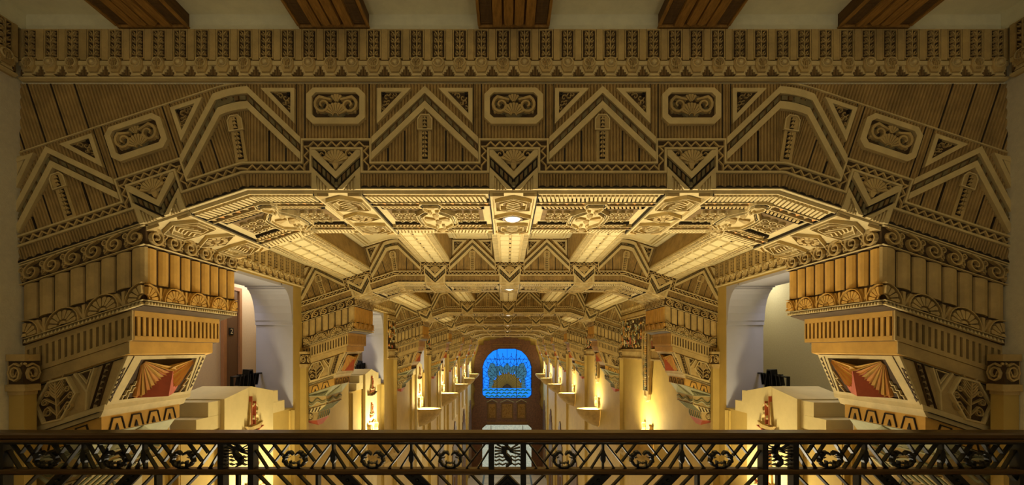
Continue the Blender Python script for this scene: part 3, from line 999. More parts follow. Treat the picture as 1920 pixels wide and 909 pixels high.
def boss(P, am, w, z0, k, m, kind):
    m.P = P
    m.use('stone')
    r = w * .27
    m.poly([(am - r * 1.15, z0 + 34 * k), (am - r * .8, z0 + 41 * k), (am + r * .8, z0 + 41 * k), (am + r * 1.15, z0 + 34 * k), (am + r * 1.15, z0 + 24 * k), (am + r * .7, z0 + 13 * k), (am - r * .7, z0 + 13 * k), (am - r * 1.15, z0 + 24 * k)], 3, 7.5, bevel=.8)
    m.use('band')
    cz = z0 + 30.5 * k
    ring = [(am + r * .85 * cos(t), cz + 8.6 * k * sin(t)) for t in [2 * pi * q / 10 for q in range(10)]]
    m.ribbon(ring, 1.8, 7, 10, closed=True)
    if kind:
        m.dome(am, cz, r * .5, 5 * k, 7, 6, 10, 2)
    else:
        m.use('stone')
        for s in (-1, 1): m.spiral(am + s * r * .34, cz + 2 * k, r * .3, .9, pi / 2, s, 1.4, 7, 10.5, n=7)
        for s in (-1, 0, 1): m.ribbon([(am + s * 2.6, cz), (am + s * 3.4, cz - 12 * k)], 1.7, 7, 10.5)

cor = thing('cornice_frieze', 'long carved cornice frieze of scroll panels and bosses under the balcony ceiling', 'frieze', 0, 800, 500)
PN = lambda a, b, h: (a, -4 - h, b)
m = MB(PN); frieze_base(PN, -918, 918, 46, 0, 95, m)
part('moulded_base', m, cor)
w = 1836 / 46
protos = {}
for j in range(46):
    am = -918 + (j + .5) * w
    kd = j % 2
    if kd not in protos:
        m = MB(PN); scroll_panel(PN, 0, w, 0, 1, m); o = part('scroll_panel', m, cor)
        m = MB(PN); boss(PN, 0, w, 0, 1, m, kd); b = part('boss', m, o)
        protos[kd] = o; o.location.x = am * S
    else:
        o = copy_tree(protos[kd], cor); o.location.x = am * S
# the same cornice returning along the balcony's side walls
for side, sg in (('left', -1), ('right', 1)):
    m = MB()
    P = lambda a, b, h: (sg * (916 - h), a, b)
    frieze_base(P, 800 - 14 * w, 784, 14, 500, 595, m)
    for j in range(14):
        am = 784 - (j + .5) * w
        scroll_panel(P, am, w, 500, 1, m, True); boss(P, am, w, 500, 1, m, j % 2)
    struct('trim_%d' % (50 if sg < 0 else 51), m)
# and the friezes high on the hall's side walls
for side, sg in (('left', -1), ('right', 1)):
    for i in range(6):
        y0 = AY[i] + AD; y1 = AY[i + 1]
        P = lambda a, b, h: (sg * (914 - h), a, b)
        n = max(6, round((y1 - y0) / 44)); ww = (y1 - y0) / n
        m = MB(); frieze_base(P, y0, y1, n, 273, 374, m)
        for j in range(n):
            am = y0 + (j + .5) * ww
            if i < 3: scroll_panel(P, am, ww, 273, 1.06, m, True)
            else:
                m.P = P; m.use('ground'); m.rect(am - ww * .3, am + ww * .3, 318, 372, 0, 2)
            boss(P, am, ww, 273, 1.06, m, j % 2)
        struct('trim_%d' % ((60 if sg < 0 else 70) + i), m)

# ------------------------------------------------------------------ ceiling beams along the hall
def build_beam(L):
    root = thing('ceiling_beam', '', 'beam', 0, 0, 0)
    P = lambda a, y, h: (a, y, -h)
    m = MB(P, 'stone')
    m.solid(-60, 60, 0, L, -97, 0)
    part('beam_body', m, root)
    for s in (-1, 1):
        m = MB(lambda a, b, h: (s * (60 + h), a, b), 'reed')
        m.reeds(0, L, 8, 96, 9, 0, 4); m.use('band'); m.rect(0, L, 0, 8, 0, 5)
        part('reeded_side', m, root)
        m = MB(P, 'ground'); m.rect(min(s * 46, s * 62), max(s * 46, s * 62), 0, L, 0, 1.2)
        m.use('band')
        n = int(L / 13)
        for j in range(n):
            y = (j + .5) * L / n
            m.rect(min(s * 46, s * 64), max(s * 46, s * 64), y - 3.4, y + 3.4, 1, 7, bevel=.8)
        part('dentil_edge', m, root)
    m = MB(P, 'band'); m.rect(-46, 46, 0, L, 0, 3)
    for s in (-1, 1): m.rect(s * 44 - 2.5, s * 44 + 2.5, 0, L, 3, 7, bevel=.8)
    m.use('cream')
    n = int(L / 62)
    for j in range(n):
        y = (j + .5) * L / n; q = L / n / 2
        for s in (-1, 1):
            x = s * 20
            m.poly([(x - 17, y - q + 5), (x - 17, y + q - 5), (x - 6, y + q - 2), (x + 6, y + q - 2), (x + 17, y + q - 5), (x + 17, y - q + 5), (x + 6, y - q + 2), (x - 6, y - q + 2)], 3, 10, bevel=4)
        m.use('ground'); m.poly([(-7, y - q), (0, y - q + 4), (7, y - q), (0, y - q - 4)], 3, 5); m.use('cream')
    part('cushion_panels', m, root)
    return root
short = build_beam(AY[1] - AY[0] - AD); long_ = build_beam(AY[2] - AY[1] - AD)
used = {0: False, 1: False}
KN = {-660: 'leftmost sloping', -330: 'second from left', 0: 'middle', 330: 'second from right', 660: 'rightmost sloping'}
for i in range(6):
    for k in KS:
        src = short if i == 0 else long_
        q = 0 if i == 0 else 1
        o = src if not used[q] else copy_tree(src)
        used[q] = True
        X, Z = bend(k, 98)
        o.location = W(X, AY[i] + AD, Z)
        o.rotation_euler = (0, TH * (1 if k > 500 else -1 if k < -500 else 0), 0)
        o['label'] = '%s coffer beam with cushioned underside between %s and %s arches' % (KN[k], ORD[i], ORD[i + 1])
        o['group'] = 'coffer beams between the arches'
for i, y in enumerate(AY[:5]):
    m = MB(PSOFF, 'lampwhite'); m.dome(0, 0, 20, 20, 0, 7, 24, 4)
    m.use('bronze'); m.ribbon([(21 * cos(2 * pi * q / 24), 21 * sin(2 * pi * q / 24)) for q in range(24)], 3, -2, 4, closed=True)
    o = part('ceiling_light', m, None); o.location = W(0, y + 136, ZB - 7)
    tag(o, 'round white ceiling light set in the underside of the %s arch' % ORD[i], 'ceiling light', 'ceiling lights under the arches')

# ------------------------------------------------------------------ balcony room in front
m = MB(mt='cove')
box(m, -WX, WX, -900, 812, 628, 660)
struct('ceiling_balcony', m)
m = MB(mt='cove')
box(m, -WX, WX, 800, 812, 497, 628)
box(m, -WX, -WX + 8, -900, 800, 595, 628); box(m, WX - 8, WX, -900, 800, 595, 628)
struct('wall_cove', m)
m = MB(mt='floor')
box(m, -WX, WX, -900, 610, -420, -388)
struct('floor_balcony', m)
def ceiling_timber():
    root = thing('timber_beam', '', 'beam', 0, 0, 0)
    P = lambda a, y, h: (a, y, -h)
    L = 1500
    m = MB(P, 'timber2'); m.solid(-64, 64, -L, 0, -26, 0); part('beam_body', m, root)
    m = MB(P, 'timber')
    m.rect(-66, 66, -8, 0, 0, 4, bevel=1)
    for s in (-1, 1):
        m.rect(s * 64 - 3, s * 64 + 3, -L, -8, 0, 4, bevel=.8)
        m.rect(s * 30 - 9, s * 30 + 9, -L, -8, 0, 5, bevel=1)
    part('edge_fillet', m, root)
    m = MB(P, 'timber2')
    for s in (-1, 1):
        m.use('timber2')
        for j in range(14):
            y = -14 - 104 * j
            m.reeds(min(s * 40, s * 60), max(s * 40, s * 60), y - 84, y, 2.6, 0, 2.6, dirn='a')
            m.use('timber'); m.rect(min(s * 40, s * 61), max(s * 40, s * 61), y - 103, y - 86, 0, 4, bevel=1); m.use('timber2')
    part('reeded_strip', m, root)
    m = MB(P, 'timber')
    for j in range(14):
        y = -10 - 104 * j
        for s in (-1, 1):
            m.poly([(s * 1, y - 4), (s * 10, y), (s * 18, y - 5), (s * 19, y - 60), (s * 14, y - 88), (s * 1, y - 100)], 0, 7, bevel=3)
    part('carved_centre', m, root)
    return root
tb = ceiling_timber()
for j, k in enumerate((-672, -335, 0, 335, 672)):
    o = tb if j == 0 else copy_tree(tb)
    o.location = W(k, 800, 603)
    o['label'] = 'carved brown timber beam on the balcony ceiling, %s of the five' % ('leftmost', 'second from left', 'middle', 'second from right', 'rightmost')[j]
    o['group'] = 'timber beams on the balcony ceiling'

# pilasters with scroll capitals in the corners before each arch
def pilaster(sg, thin=0):
    root = thing('corner_pilaster', '', 'pilaster', 0, 0, 0)
    m = MB(mt='hallwall'); box(m, sg * 893, sg * (WX - 1), -22, -1, ZF, -80); part('shaft', m, root, org=(0, 0, ZF))
    m = MB(mt='stone')
    box(m, sg * 886, sg * (WX - 1), -27, -1, -21, -9); box(m, sg * 889, sg * (WX - 1), -24, -1, -64, -21)
    box(m, sg * 885, sg * (WX - 1), -28, -1, -76, -64); box(m, sg * 891, sg * (WX - 1), -24, -1, -83, -76)
    for P, c in ((lambda a, b, h: (sg * (884 + a), -24 - h, b), 20), (lambda a, b, h: (sg * (889 - h), -30 + a, b), 16)):
        m.P = P
        oc = lambda r: [(c + r * cos(pi / 8 + pi / 4 * q), -42.5 + r * sin(pi / 8 + pi / 4 * q)) for q in range(8)]
        m.use('ground'); m.rect(c - 14, c + 14, -63, -22, 0, .8)
        m.use('stone')
        pts = [(c - 4, -44)]
        for q in range(16):
            an = pi + pi / 4 * q; r = 4 + q * .62
            pts.append((c + r * cos(an), -43 + r * 1.35 * sin(an)))
        m.ribbon(pts, 3.6, 0, 5)
        m.dome(c - 11, -26, 3, 3, 0, 4, 10, 2)
        m.use('dark'); m.rect(c - 14, c + 14, -22.4, -21.4, 0, 1.6)
    part('scroll_capital', m, root, org=(0, 0, ZF))
    return root
for side, sg in (('left', -1), ('right', 1)):
    p0 = pilaster(sg)
    for i, y in enumerate(AY):
        o = p0 if i == 0 else copy_tree(p0)
        o.location = W(0, y, ZF)
        o['label'] = ('cream corner pilaster with scroll capital at the %s edge beside the nearest corbel' % side if i == 0 else
                      'slim %s wall pilaster with scroll capital before the %s arch' % (side, ORD[i]))
        o['group'] = 'corner pilasters with scroll capitals'

# ------------------------------------------------------------------ balcony railing
RD = .72
PRL = lambda px, py, h: ((px - 950) * RD - 13, -h, (655 - py) * RD + 388)
rail = thing('balcony_railing', 'black and bronze ornamental metal railing across the front of the balcony', 'railing', 0, RD * 800, -388)
XL, XR = -915, 911
PXL = (XL + 13) / RD + 950; PXR = (XR + 13) / RD + 950
def profile(name, mt, pts, parent=rail):
    """extrude an (h, py) outline along the railing"""
    m = MB(PRL, mt); n = len(pts)
    vs = [(x, py, h) for x in (PXL, PXR) for h, py in pts]
    m.add(vs, [[k, (k + 1) % n, n + (k + 1) % n, n + k] for k in range(n)] + [list(range(n))[::-1], list(range(n, 2 * n))])
    return part(name, m, parent)
profile('handrail', 'bronze', [(12, 808), (16, 811), (16, 816), (11, 817.5), (11, 819), (14, 820), (15, 822.5), (14, 825), (10, 826.5), (8, 827), (-8, 827), (-14, 824), (-14, 812), (-10, 808)])
profile('upper_bar', 'iron', [(7, 826.5), (7, 831), (-7, 831), (-7, 826.5)])
profile('middle_bar', 'bronze', [(6, 877), (8, 880), (8, 885), (6, 888), (-6, 888), (-6, 877)])
profile('bottom_bar', 'iron', [(8, 1160), (8, 1172), (-8, 1172), (-8, 1160)])
posts = [-95, -45, 12, 419, 475, 921.5, 981, 1430, 1487, 1906, 1962, 2010]
for x in posts:
    m = MB(PRL, 'iron'); w_ = 5.2 if x in (419, 475, 921.5, 981, 1430, 1487) else 4
    m.solid(x - w_, x + w_, 1190, 830, -6, 6.5); part('post', m, rail)
cells = [(16, 160), (160, 273), (273, 414), (480, 626), (626, 772), (772, 917), (985, 1130), (1130, 1277), (1277, 1425), (1492, 1620), (1620, 1763), (1763, 1902)]
TPL = [((0, 843.7), (20.8, 878)), ((6.2, 831), (41.7, 878)), ((31.2, 831), (48, 854)), ((36.5, 831), (22.9, 849)), ((59.4, 831), (34.4, 864.6))]
for x0, x1 in cells:
    m = MB(PRL, 'iron'); k = (x1 - x0) / 139.6
    for s in (-1, 1):
        m = MB(PRL, 'iron')
        for (a, b), (c, d) in TPL:
            if s < 0: m.ribbon([(x0 + a * k, b), (x0 + c * k, d)], 3.7, -2.5, 2.5, c=.6)
            else: m.ribbon([(x1 - a * k, b), (x1 - c * k, d)], 3.7, -2.5, 2.5, c=.6)
        part('lattice', m, rail)
    m = MB(PRL, 'iron')
    c = (x0 + x1) / 2; cy = 861
    for s in (-1, 1):
        pts = []; tp = []
        for q in range(15):
            t = q / 14; an = radians(64 - 150 * t)
            r = 1 + .06 * sin(q * 2.1)
            pts.append((c + s * 19.5 * cos(an) * r * (1 if an > -.6 else .94), cy - 15 * sin(an) * r)); tp.append(1.5 - 1.0 * abs(t - .3) - .25 * t)
        m.ribbon(pts, 5.4, -2, 3.5, taper=tp)
        m.ribbon([(c + s * 9, cy - 14), (c + s * 5, cy - 12), (c + s * 2, cy - 8.5)], 4.5, -2, 3.5, taper=[1.5, 1.2, .5])
        m.ribbon([(c + s * 9, cy - 14), (c + s * 12, cy - 8)], 3, -2, 3, taper=[1, .4])
        m.ribbon([(c + s * 8, cy + 2), (c + s * 7, cy + 14)], 2.6, -2, 3.5)
        m.ribbon([(c + s * 12, cy + 11), (c + s * 16, cy + 4)], 2, -2, 3, taper=[1, .3])
        m.ribbon([(c + s * 14, cy - 3), (c + s * 9, cy - 5)], 2, -2, 3, taper=[1, .3])
    m.ribbon([(c - 8, cy + 7), (c - 3, cy + 5.6), (c, cy + 7.4), (c + 3, cy + 5.6), (c + 8, cy + 7)], 2.6, -2, 3.5)
    m.ribbon([(c - 12, cy + 13), (c, cy + 14.8), (c + 12, cy + 13)], 3, -2, 3.5)
    for s in (-3, 0, 3): m.dome(c + s, cy + 15.5, 2, 2, -2, 7, 8, 2)
    part('scroll_wreath', m, rail)
for x in (160, 273, 626, 772, 1130, 1277, 1620, 1763):
    m = MB(PRL, 'iron')
    m.solid(x - 1.8, x + 1.8, 878, 831, -3, 3)
    m.poly([(x - 2, 831), (x + 2, 831), (x + 2, 842), (x + 4.5, 848), (x + 4.5, 862), (x, 870), (x - 4.5, 862), (x - 4.5, 848), (x - 2, 842)], -3, 4, bottom=True)
    part('divider', m, rail)
for cx in (447, 951.5, 1458.5):
    m = MB(PRL, 'iron')
    for j, an in enumerate([200, 180, 160, 142, 38, 20, 0, -20]):
        a = radians(an)
        m.ribbon([(cx + 4 * cos(a), 845 - 4 * sin(a)), (cx + 24 * max(-1, min(1, cos(a) * 1.05)), 845 - 20 * sin(a))], 2.4, -2, 2.5, taper=[.7, 1.3])
    for y in (856, 862.5, 870):
        m.ribbon([(cx - 24 + 3 * i, y + 1.4 * sin(i * 1.6)) for i in range(17)], 2, -2, 2.5)
    part('rays_and_waves', m, rail)
    m = MB(PRL, 'iron')
    body = [(cx + 10, 846), (cx + 4, 842), (cx - 1, 838), (cx - 5, 842), (cx - 5, 850), (cx - 1, 856), (cx + 4, 862), (cx + 5, 868), (cx + 1, 872), (cx - 3, 874)]
    m.ribbon(body, 9, -2.5, 4, taper=[.35, .7, 1.0, 1.0, .9, 1.3, 1.2, .8, .5, .3])
    for j in range(5): m.ribbon([(cx - 3 - j * .8, 834 + j * 4), (cx - 9 - j, 832 + j * 4.4)], 2.2, -2, 3, taper=[1, .5])
    m.ribbon([(cx - 2, 838), (cx + 1, 832)], 3, -2, 3.5)
    m.dome(cx + 2, 841.5, 1.4, 1.4, 3, 2, 8, 2)
    part('seahorse', m, rail)
    m = MB(PRL, 'iron')
    m.solid(cx - 3, cx + 3, 1160, 888, -3, 3)
    part('baluster', m, rail)
# lower field of diagonal bars
segs = [34, 73, 110, 156, 225, 285, 373, 433]
for origin, dirn in ((447, 1), (1457, -1), (447, -1), (1457, 1)):
    m = MB(PRL, 'iron')
    lim = 470 if (origin, dirn) in ((447, 1), (1457, -1)) else 440
    for sgx in segs:
        x = origin + dirn * sgx
        if sgx > lim: continue
        m.ribbon([(x, 886), (x + dirn * 60, 948), (x, 1010), (x + dirn * 60, 1072), (x, 1134), (x + dirn * 26, 1162)], 4, -3, 3, c=.7)
    part('diagonal_bars', m, rail)
    m = MB(PRL, 'iron')
    for a in (178, 308):
        m.poly([(origin + dirn * a, 887), (origin + dirn * (a + 31), 887), (origin + dirn * (a + 93), 950), (origin + dirn * (a + 31), 1014), (origin + dirn * a, 1014), (origin + dirn * (a + 62), 950)], -2, 2, bottom=True)
        for q in range(7):
            t = 890 + 9 * q
            m.dome(origin + dirn * (a + 15.5 + (t - 887)), t, 4, 3, 2, 3, 8, 2)
    part('solid_bands', m, rail)
    m = MB(PRL, 'iron')
    m.solid(origin + dirn * 150 - 2.4, origin + dirn * 150 + 2.4, 1160, 887, -5, 5)
    part('baluster', m, rail)
m = MB(PRL, 'iron')
m.poly([(951.5, 886), (1010, 945), (951.5, 1004), (893, 945)], -4, 4, bottom=True)
for e in (8, 18, 28, 38): m.ribbon([(951.5 - 58 + e, 945), (951.5, 886 + e), (951.5 + 58 - e, 945)], 3, 4, 7)
part('diamond_plate', m, rail)

# ------------------------------------------------------------------ side aisles behind the openings
for side, sg, yend in (('left', -1, END_Y), ('right', 1, 2420)):
    mt = 'pink' if sg < 0 else 'sage'
    m = MB(mt=mt)
    box(m, sg * 1300, sg * 1330, 700, yend, -420, 520)
    if sg > 0: box(m, sg * 1078, sg * 1300, 2390, 2420, -420, 520)
    box(m, sg * 1078, sg * 1330, 670, 700, -420, 520)
    m.use('white'); box(m, sg * 1078, sg * 1330, 700, yend, 460, 480)
    struct('wall_aisle_' + side, m)
    m = MB(mt='floor'); box(m, sg * 1078, sg * 1330, 700, yend, -430, -400); struct('floor_aisle_' + side, m)
P = lambda a, b, h: (-1299 + h, a, b)
m = MB(P, 'door'); m.solid(1936, 2030, -398, 276, 0, 8); d1 = struct('door_1', m)
d1.location = (0, 0, 0)
m = MB(P, 'frame'); m.ring([(1918, -398), (2048, -398), (2048, 292), (1918, 292)], [(1936, -398), (2030, -398), (2030, 276), (1936, 276)], 0, 16)
part('door_frame', m, d1, (0, 0, ZF))
m = MB(P, 'sign'); m.solid(1962, 1992, 66, 100, 8, 11)
sgn_o = part('door_number_sign', m, d1, (0, 0, ZF), label='small black sign reading 2')
cu = bpy.data.curves.new('number', 'FONT'); cu.body = '2'; cu.size = 34 * S; cu.align_x = 'CENTER'; cu.align_y = 'CENTER'; cu.extrude = .002
tx = bpy.data.objects.new('number_tmp', cu); col.objects.link(tx)
bpy.context.view_layer.update()
me = bpy.data.meshes.new_from_object(tx.evaluated_get(bpy.context.evaluated_depsgraph_get()))
bpy.data.objects.remove(tx)
me.materials.clear(); me.materials.append(M['signtext'])
to = bpy.data.objects.new('number', me); col.objects.link(to); to.parent = sgn_o
to.location = W(-1286.5, 1977, 83)
to.rotation_euler = (radians(90), 0, radians(90))
m = MB(P, 'frame'); m.solid(2190, 2260, -118, 84, 0, 10, ); m.use('gold'); m.rect(2198, 2252, -108, 74, 10, 11)
o = part('framed_board', m, None, (-1299, 2225, -118)); o.location = W(-1299, 2225, -118)
tag(o, 'narrow brown framed board on the beige wall beyond the left opening', 'board')
for i, (sg, y) in enumerate(((-1, 1484), (1, 1484)) + tuple((-1, c) for c in CY[1:6])):
    light('unseen_aisle_light', 'AREA', W(sg * 1180, y + 40, 455), AISLE_W * (.9 if i < 2 else .8), (.93, .93, 1.0), .5, 1.6)  # stands for the aisle's unseen lamps and windows
    if i < 2: light('unseen_aisle_light', 'POINT', W(sg * 1170, y + 620, 330), 16, (1.0, .93, .82), .2)  # extra fill added to brighten the aisle's back wall

# ------------------------------------------------------------------ ship piers in the openings
def ship(m, ca, cz, k, h=0):
    """raised ship with curling sail on a surface"""
    m.use('stone')
    m.poly([(ca - 34 * k, cz - 30 * k), (ca - 26 * k, cz - 44 * k), (ca + 30 * k, cz - 44 * k), (ca + 44 * k, cz - 26 * k), (ca + 20 * k, cz - 33 * k), (ca - 20 * k, cz - 34 * k)], h, h + 10, bevel=2)
    m.poly([(ca - 22 * k, cz - 30 * k), (ca - 6 * k, cz - 28 * k), (ca - 12 * k, cz + 42 * k)], h, h + 8, bevel=2)
    m.use('band')
    m.spiral(ca + 10 * k, cz + 12 * k, 15 * k, .8, pi * .8, -1, 7 * k, h, h + 9, n=14)
    m.spiral(ca + 10 * k, cz - 14 * k, 13 * k, .8, -pi * .2, 1, 7 * k, h, h + 9, n=14)
    m.use('red')
    m.ribbon([(ca - 42 * k, cz - 47 * k), (ca - 10 * k, cz - 50 * k), (ca + 20 * k, cz - 48 * k), (ca + 48 * k, cz - 40 * k)], 3 * k, h, h + 9)
    m.ribbon([(ca - 12 * k, cz - 30 * k), (ca - 12 * k, cz + 50 * k)], 2 * k, h, h + 11)
    m.ribbon([(ca + 4 * k, cz - 30 * k), (ca + 6 * k, cz + 34 * k)], 2 * k, h, h + 11)
    m.use('stone')
    for j in range(7): m.ribbon([(ca + (-30 + 10 * j) * k, cz - 46 * k), (ca + (-38 + 10 * j) * k, cz - 60 * k)], 2.4 * k, h, h + 6)
def pier(sg, tall):
    root = thing('ship_relief_pier', '', 'pier', 0, 0, 0)
    hw = 140 if not tall else 118
    P = lambda a, b, h: (sg * (902 - h), a, b)
    m = MB(mt='cream')
    for prof, xb in (([(-hw, -246), (hw, -246), (hw, -156), (0, -128), (-hw, -156)], 1072), ([(-hw, -1180), (hw, -1180), (hw, -246), (0, -246), (-hw, -246)], WX - 1)):
        vs = [(sg * x, a, z) for x in (902, xb) for a, z in prof]
        n = 5
        m.add(vs, [[k, (k + 1) % n, n + (k + 1) % n, n + k] for k in range(n)] + [[0, 1, 2, 3, 4], [9, 8, 7, 6, 5]], raw=True)
    part('gabled_block', m, root, (0, 0, ZF))
    for s in (-1, 1):
        for (a0, a1, zt, zb) in ((hw + .5, 196, -160, -204), (hw + .5, 246, -204.5, -246), (hw, 300, -246, -246)):
            if zt == zb: continue
            m = MB(mt='cream')
            y0, y1 = sorted((s * a0, s * a1)); box(m, sg * 914, sg * 1046, y0, y1, zb, zt)
            part('stepped_block', m, root, (0, 0, ZF))
        m = MB(P, 'hallwall')
        for a in (300, 318, 335): m.ribbon([(s * a, -1180), (s * a, -256)], 6, -20, -14 + (8 if a == 318 else 0))
        part('edge_moulding', m, root, (0, 0, ZF))
    m = MB(P, 'stone')
    ship(m, 4, -224, 1.25 if not tall else 1.0)
    if tall:
        m.use('ground'); m.ribbon([(-80, -290), (-20, -300), (30, -298), (88, -284)], 9, 0, 12)
        ship(m, 0, -390, .9)
        m.use('stone'); m.ribbon([(-50, -470), (0, -482), (50, -468)], 8, 0, 10)
        m.spiral(0, -520, 20, 1.4, 0, 1, 6, 0, 8)
    else:
        ship(m, 10, -420, 1.4)
    part('ship_relief', m, root, (0, 0, ZF))
    return root
def grille(sg):
    P = lambda a, b, h: (sg * (1058 - h), a, b)
    m = MB(P, 'iron')
    m.ribbon([(-100, 0), (100, -6)], 7, -5, 5)
    m.ribbon([(-98, 3), (-98, -40)], 9, -5, 5); m.ribbon([(98, -3), (98, -40)], 9, -5, 5)
    for j, l in enumerate((-46, -52, -70, -96, -96, -60, -40)): m.ribbon([(-66 + 20 * j, 2), (-54 + 20 * j, l)], 7, -8 - 2 * (j % 2), 8)
    m.ribbon([(-30, -60), (-14, 16), (10, 16), (26, -96)], 9, -12, 12)
    return m
for sg, side, ids in ((-1, 'left', range(6)), (1, 'right', (0,))):
    wide = pier(sg, False); tallp = pier(sg, True) if sg < 0 else None
    first = True
    for i in ids:
        if i == 0: o = wide
        else:
            o = tallp if first else copy_tree(tallp); first = False
        o.location = W(0, CY[i], ZF)
        if i == 0: lab = 'cream gabled pier with sailing ship relief in the nearest %s opening' % side
        else: lab = 'gabled pier with stacked ship reliefs below the %s opening on the left wall' % ORD[i]
        tag(o, lab, 'pier', 'ship relief piers')
        for s, nm in ((-1, 'nearer'), (1, 'farther')):
            if i > 1: continue
            m = grille(sg)
            if s > 0: m.v = [(x, -y, z) for x, y, z in m.v]
            g = part('iron_grille', m, None, (sg * 1058, 0, -96))
            g.location = W(sg * 1058, CY[i] + s * 238, -196)
            tag(g, 'black iron grille on the %s steps of the pier in the %s %s opening' % (nm, ORD[i], side), 'grille', 'black iron grilles beside the ship piers')

# ------------------------------------------------------------------ carved friezes and pendants
def tapestry(sg, y0, y1, seed):
    rnd = random.Random(seed)
    P = lambda a, b, h: (sg * (912 - h), a, b)
    m = MB(P, 'ground')
    m.use('stone'); m.solid(y0, y1, -72, 262, -8, 0)
    m.use('ground'); m.rect(y0, y1, 2, 236, 0, 1)
    m.use('stone'); m.rect(y0, y1, 238, 262, 0, 8); m.rect(y0, y1, -8, 2, 0, 9); m.rect(y0, y1, -72, -62, 0, 8)
    n = int((y1 - y0) / 16)
    for j in range(n):
        a = y0 + (j + .5) * (y1 - y0) / n
        m.dome(a, 228, 6, 7, 1, 7, 8, 2)
        m.rect(a - 3, a + 3, -58, -14, 0, 5); m.dome(a + 8, -26, 3, 9, 0, 4, 8, 1)
    pal = ['stone', 'stone', 'olive', 'teal', 'band', 'orange', 'ochre', 'green']
    for j in range(int((y1 - y0) / 5)):
        a = rnd.uniform(y0 + 10, y1 - 10); z = rnd.uniform(10, 210)
        m.use(rnd.choice(pal if z > 90 else pal + ['red', 'orange']))
        t = rnd.random()
        if t < .4: m.spiral(a, z, rnd.uniform(7, 15), rnd.uniform(.7, 1.3), rnd.uniform(0, 6), rnd.choice((-1, 1)), 4.5, 1, 9, n=9)
        elif t < .75:
            h = rnd.uniform(20, 60); x = rnd.uniform(-6, 6)
            m.ribbon([(a, z), (a + x, z + h * .5), (a + x * .3, min(224, z + h))], 6, 1, 9, taper=[1.2, .9, .4])
        else: m.dome(a, z, rnd.uniform(5, 10), rnd.uniform(6, 14), 1, 9, 9, 2)
    return m
for i in range(1, 6):
    y0, y1 = AY[i] + AD, AY[i + 1]
    struct('trim_%d' % (80 + i), tapestry(1, y0, y1, i))
    struct('trim_%d' % (90 + i), tapestry(-1, CY[i] + 420, y1, 50 + i))
def pendant():
    root = thing('hanging_relief', '', 'relief', 0, 0, 0)
    P = lambda a, b, h: (905 - h, a, b)
    m = MB(P, 'stone')
    m.solid(-72, 72, -180, 120, -14, 6)
    m.solid(-58, 58, -290, -180, -14, 6); m.solid(-82, 82, -120, 60, -14, 2)
    m.poly([(-48, -290), (48, -290), (30, -330), (0, -345), (-30, -330)], -14, 6)
    part('backing', m, root)
    m = MB(P, 'ground')
    m.rect(-44, 44, -270, 100, 6, 7.5)
    rnd = random.Random(3)
    for j in range(26):
        z = -262 + 14 * j
        for s in (-1, 1):
            m.use(rnd.choice(('stone', 'olive', 'band', 'ochre', 'teal')))
            m.spiral(s * 22, z, 12, 1, pi / 2, s, 4.5, 7, 14, n=9, tail=(0, z - 8))
    m.use('stone'); m.ribbon([(0, -300), (0, 100)], 7, 7, 15)
    for s in (-1, 1): m.rect(s * 60 - 6, s * 60 + 6, -170, 110, 6, 11, bevel=2)
    for a, b in ((-12, 0), (12, 0)): m.dome(a, -305, 8, 10, 6, 5, 10, 2)
    part('foliage_relief', m, root)
    return root
pd = pendant()
for n_, i in enumerate(range(1, 6)):
    o = pd if n_ == 0 else copy_tree(pd)
    o.location = W(0, CY[i], 0)
    tag(o, ('long pointed carved relief hanging on the right wall above the nearest glowing sconce' if i == 1 else
            'pointed carved hanging relief on the right wall, %s along from the railing' % ORD[i - 1]), 'relief', 'pointed hanging reliefs on the right wall')

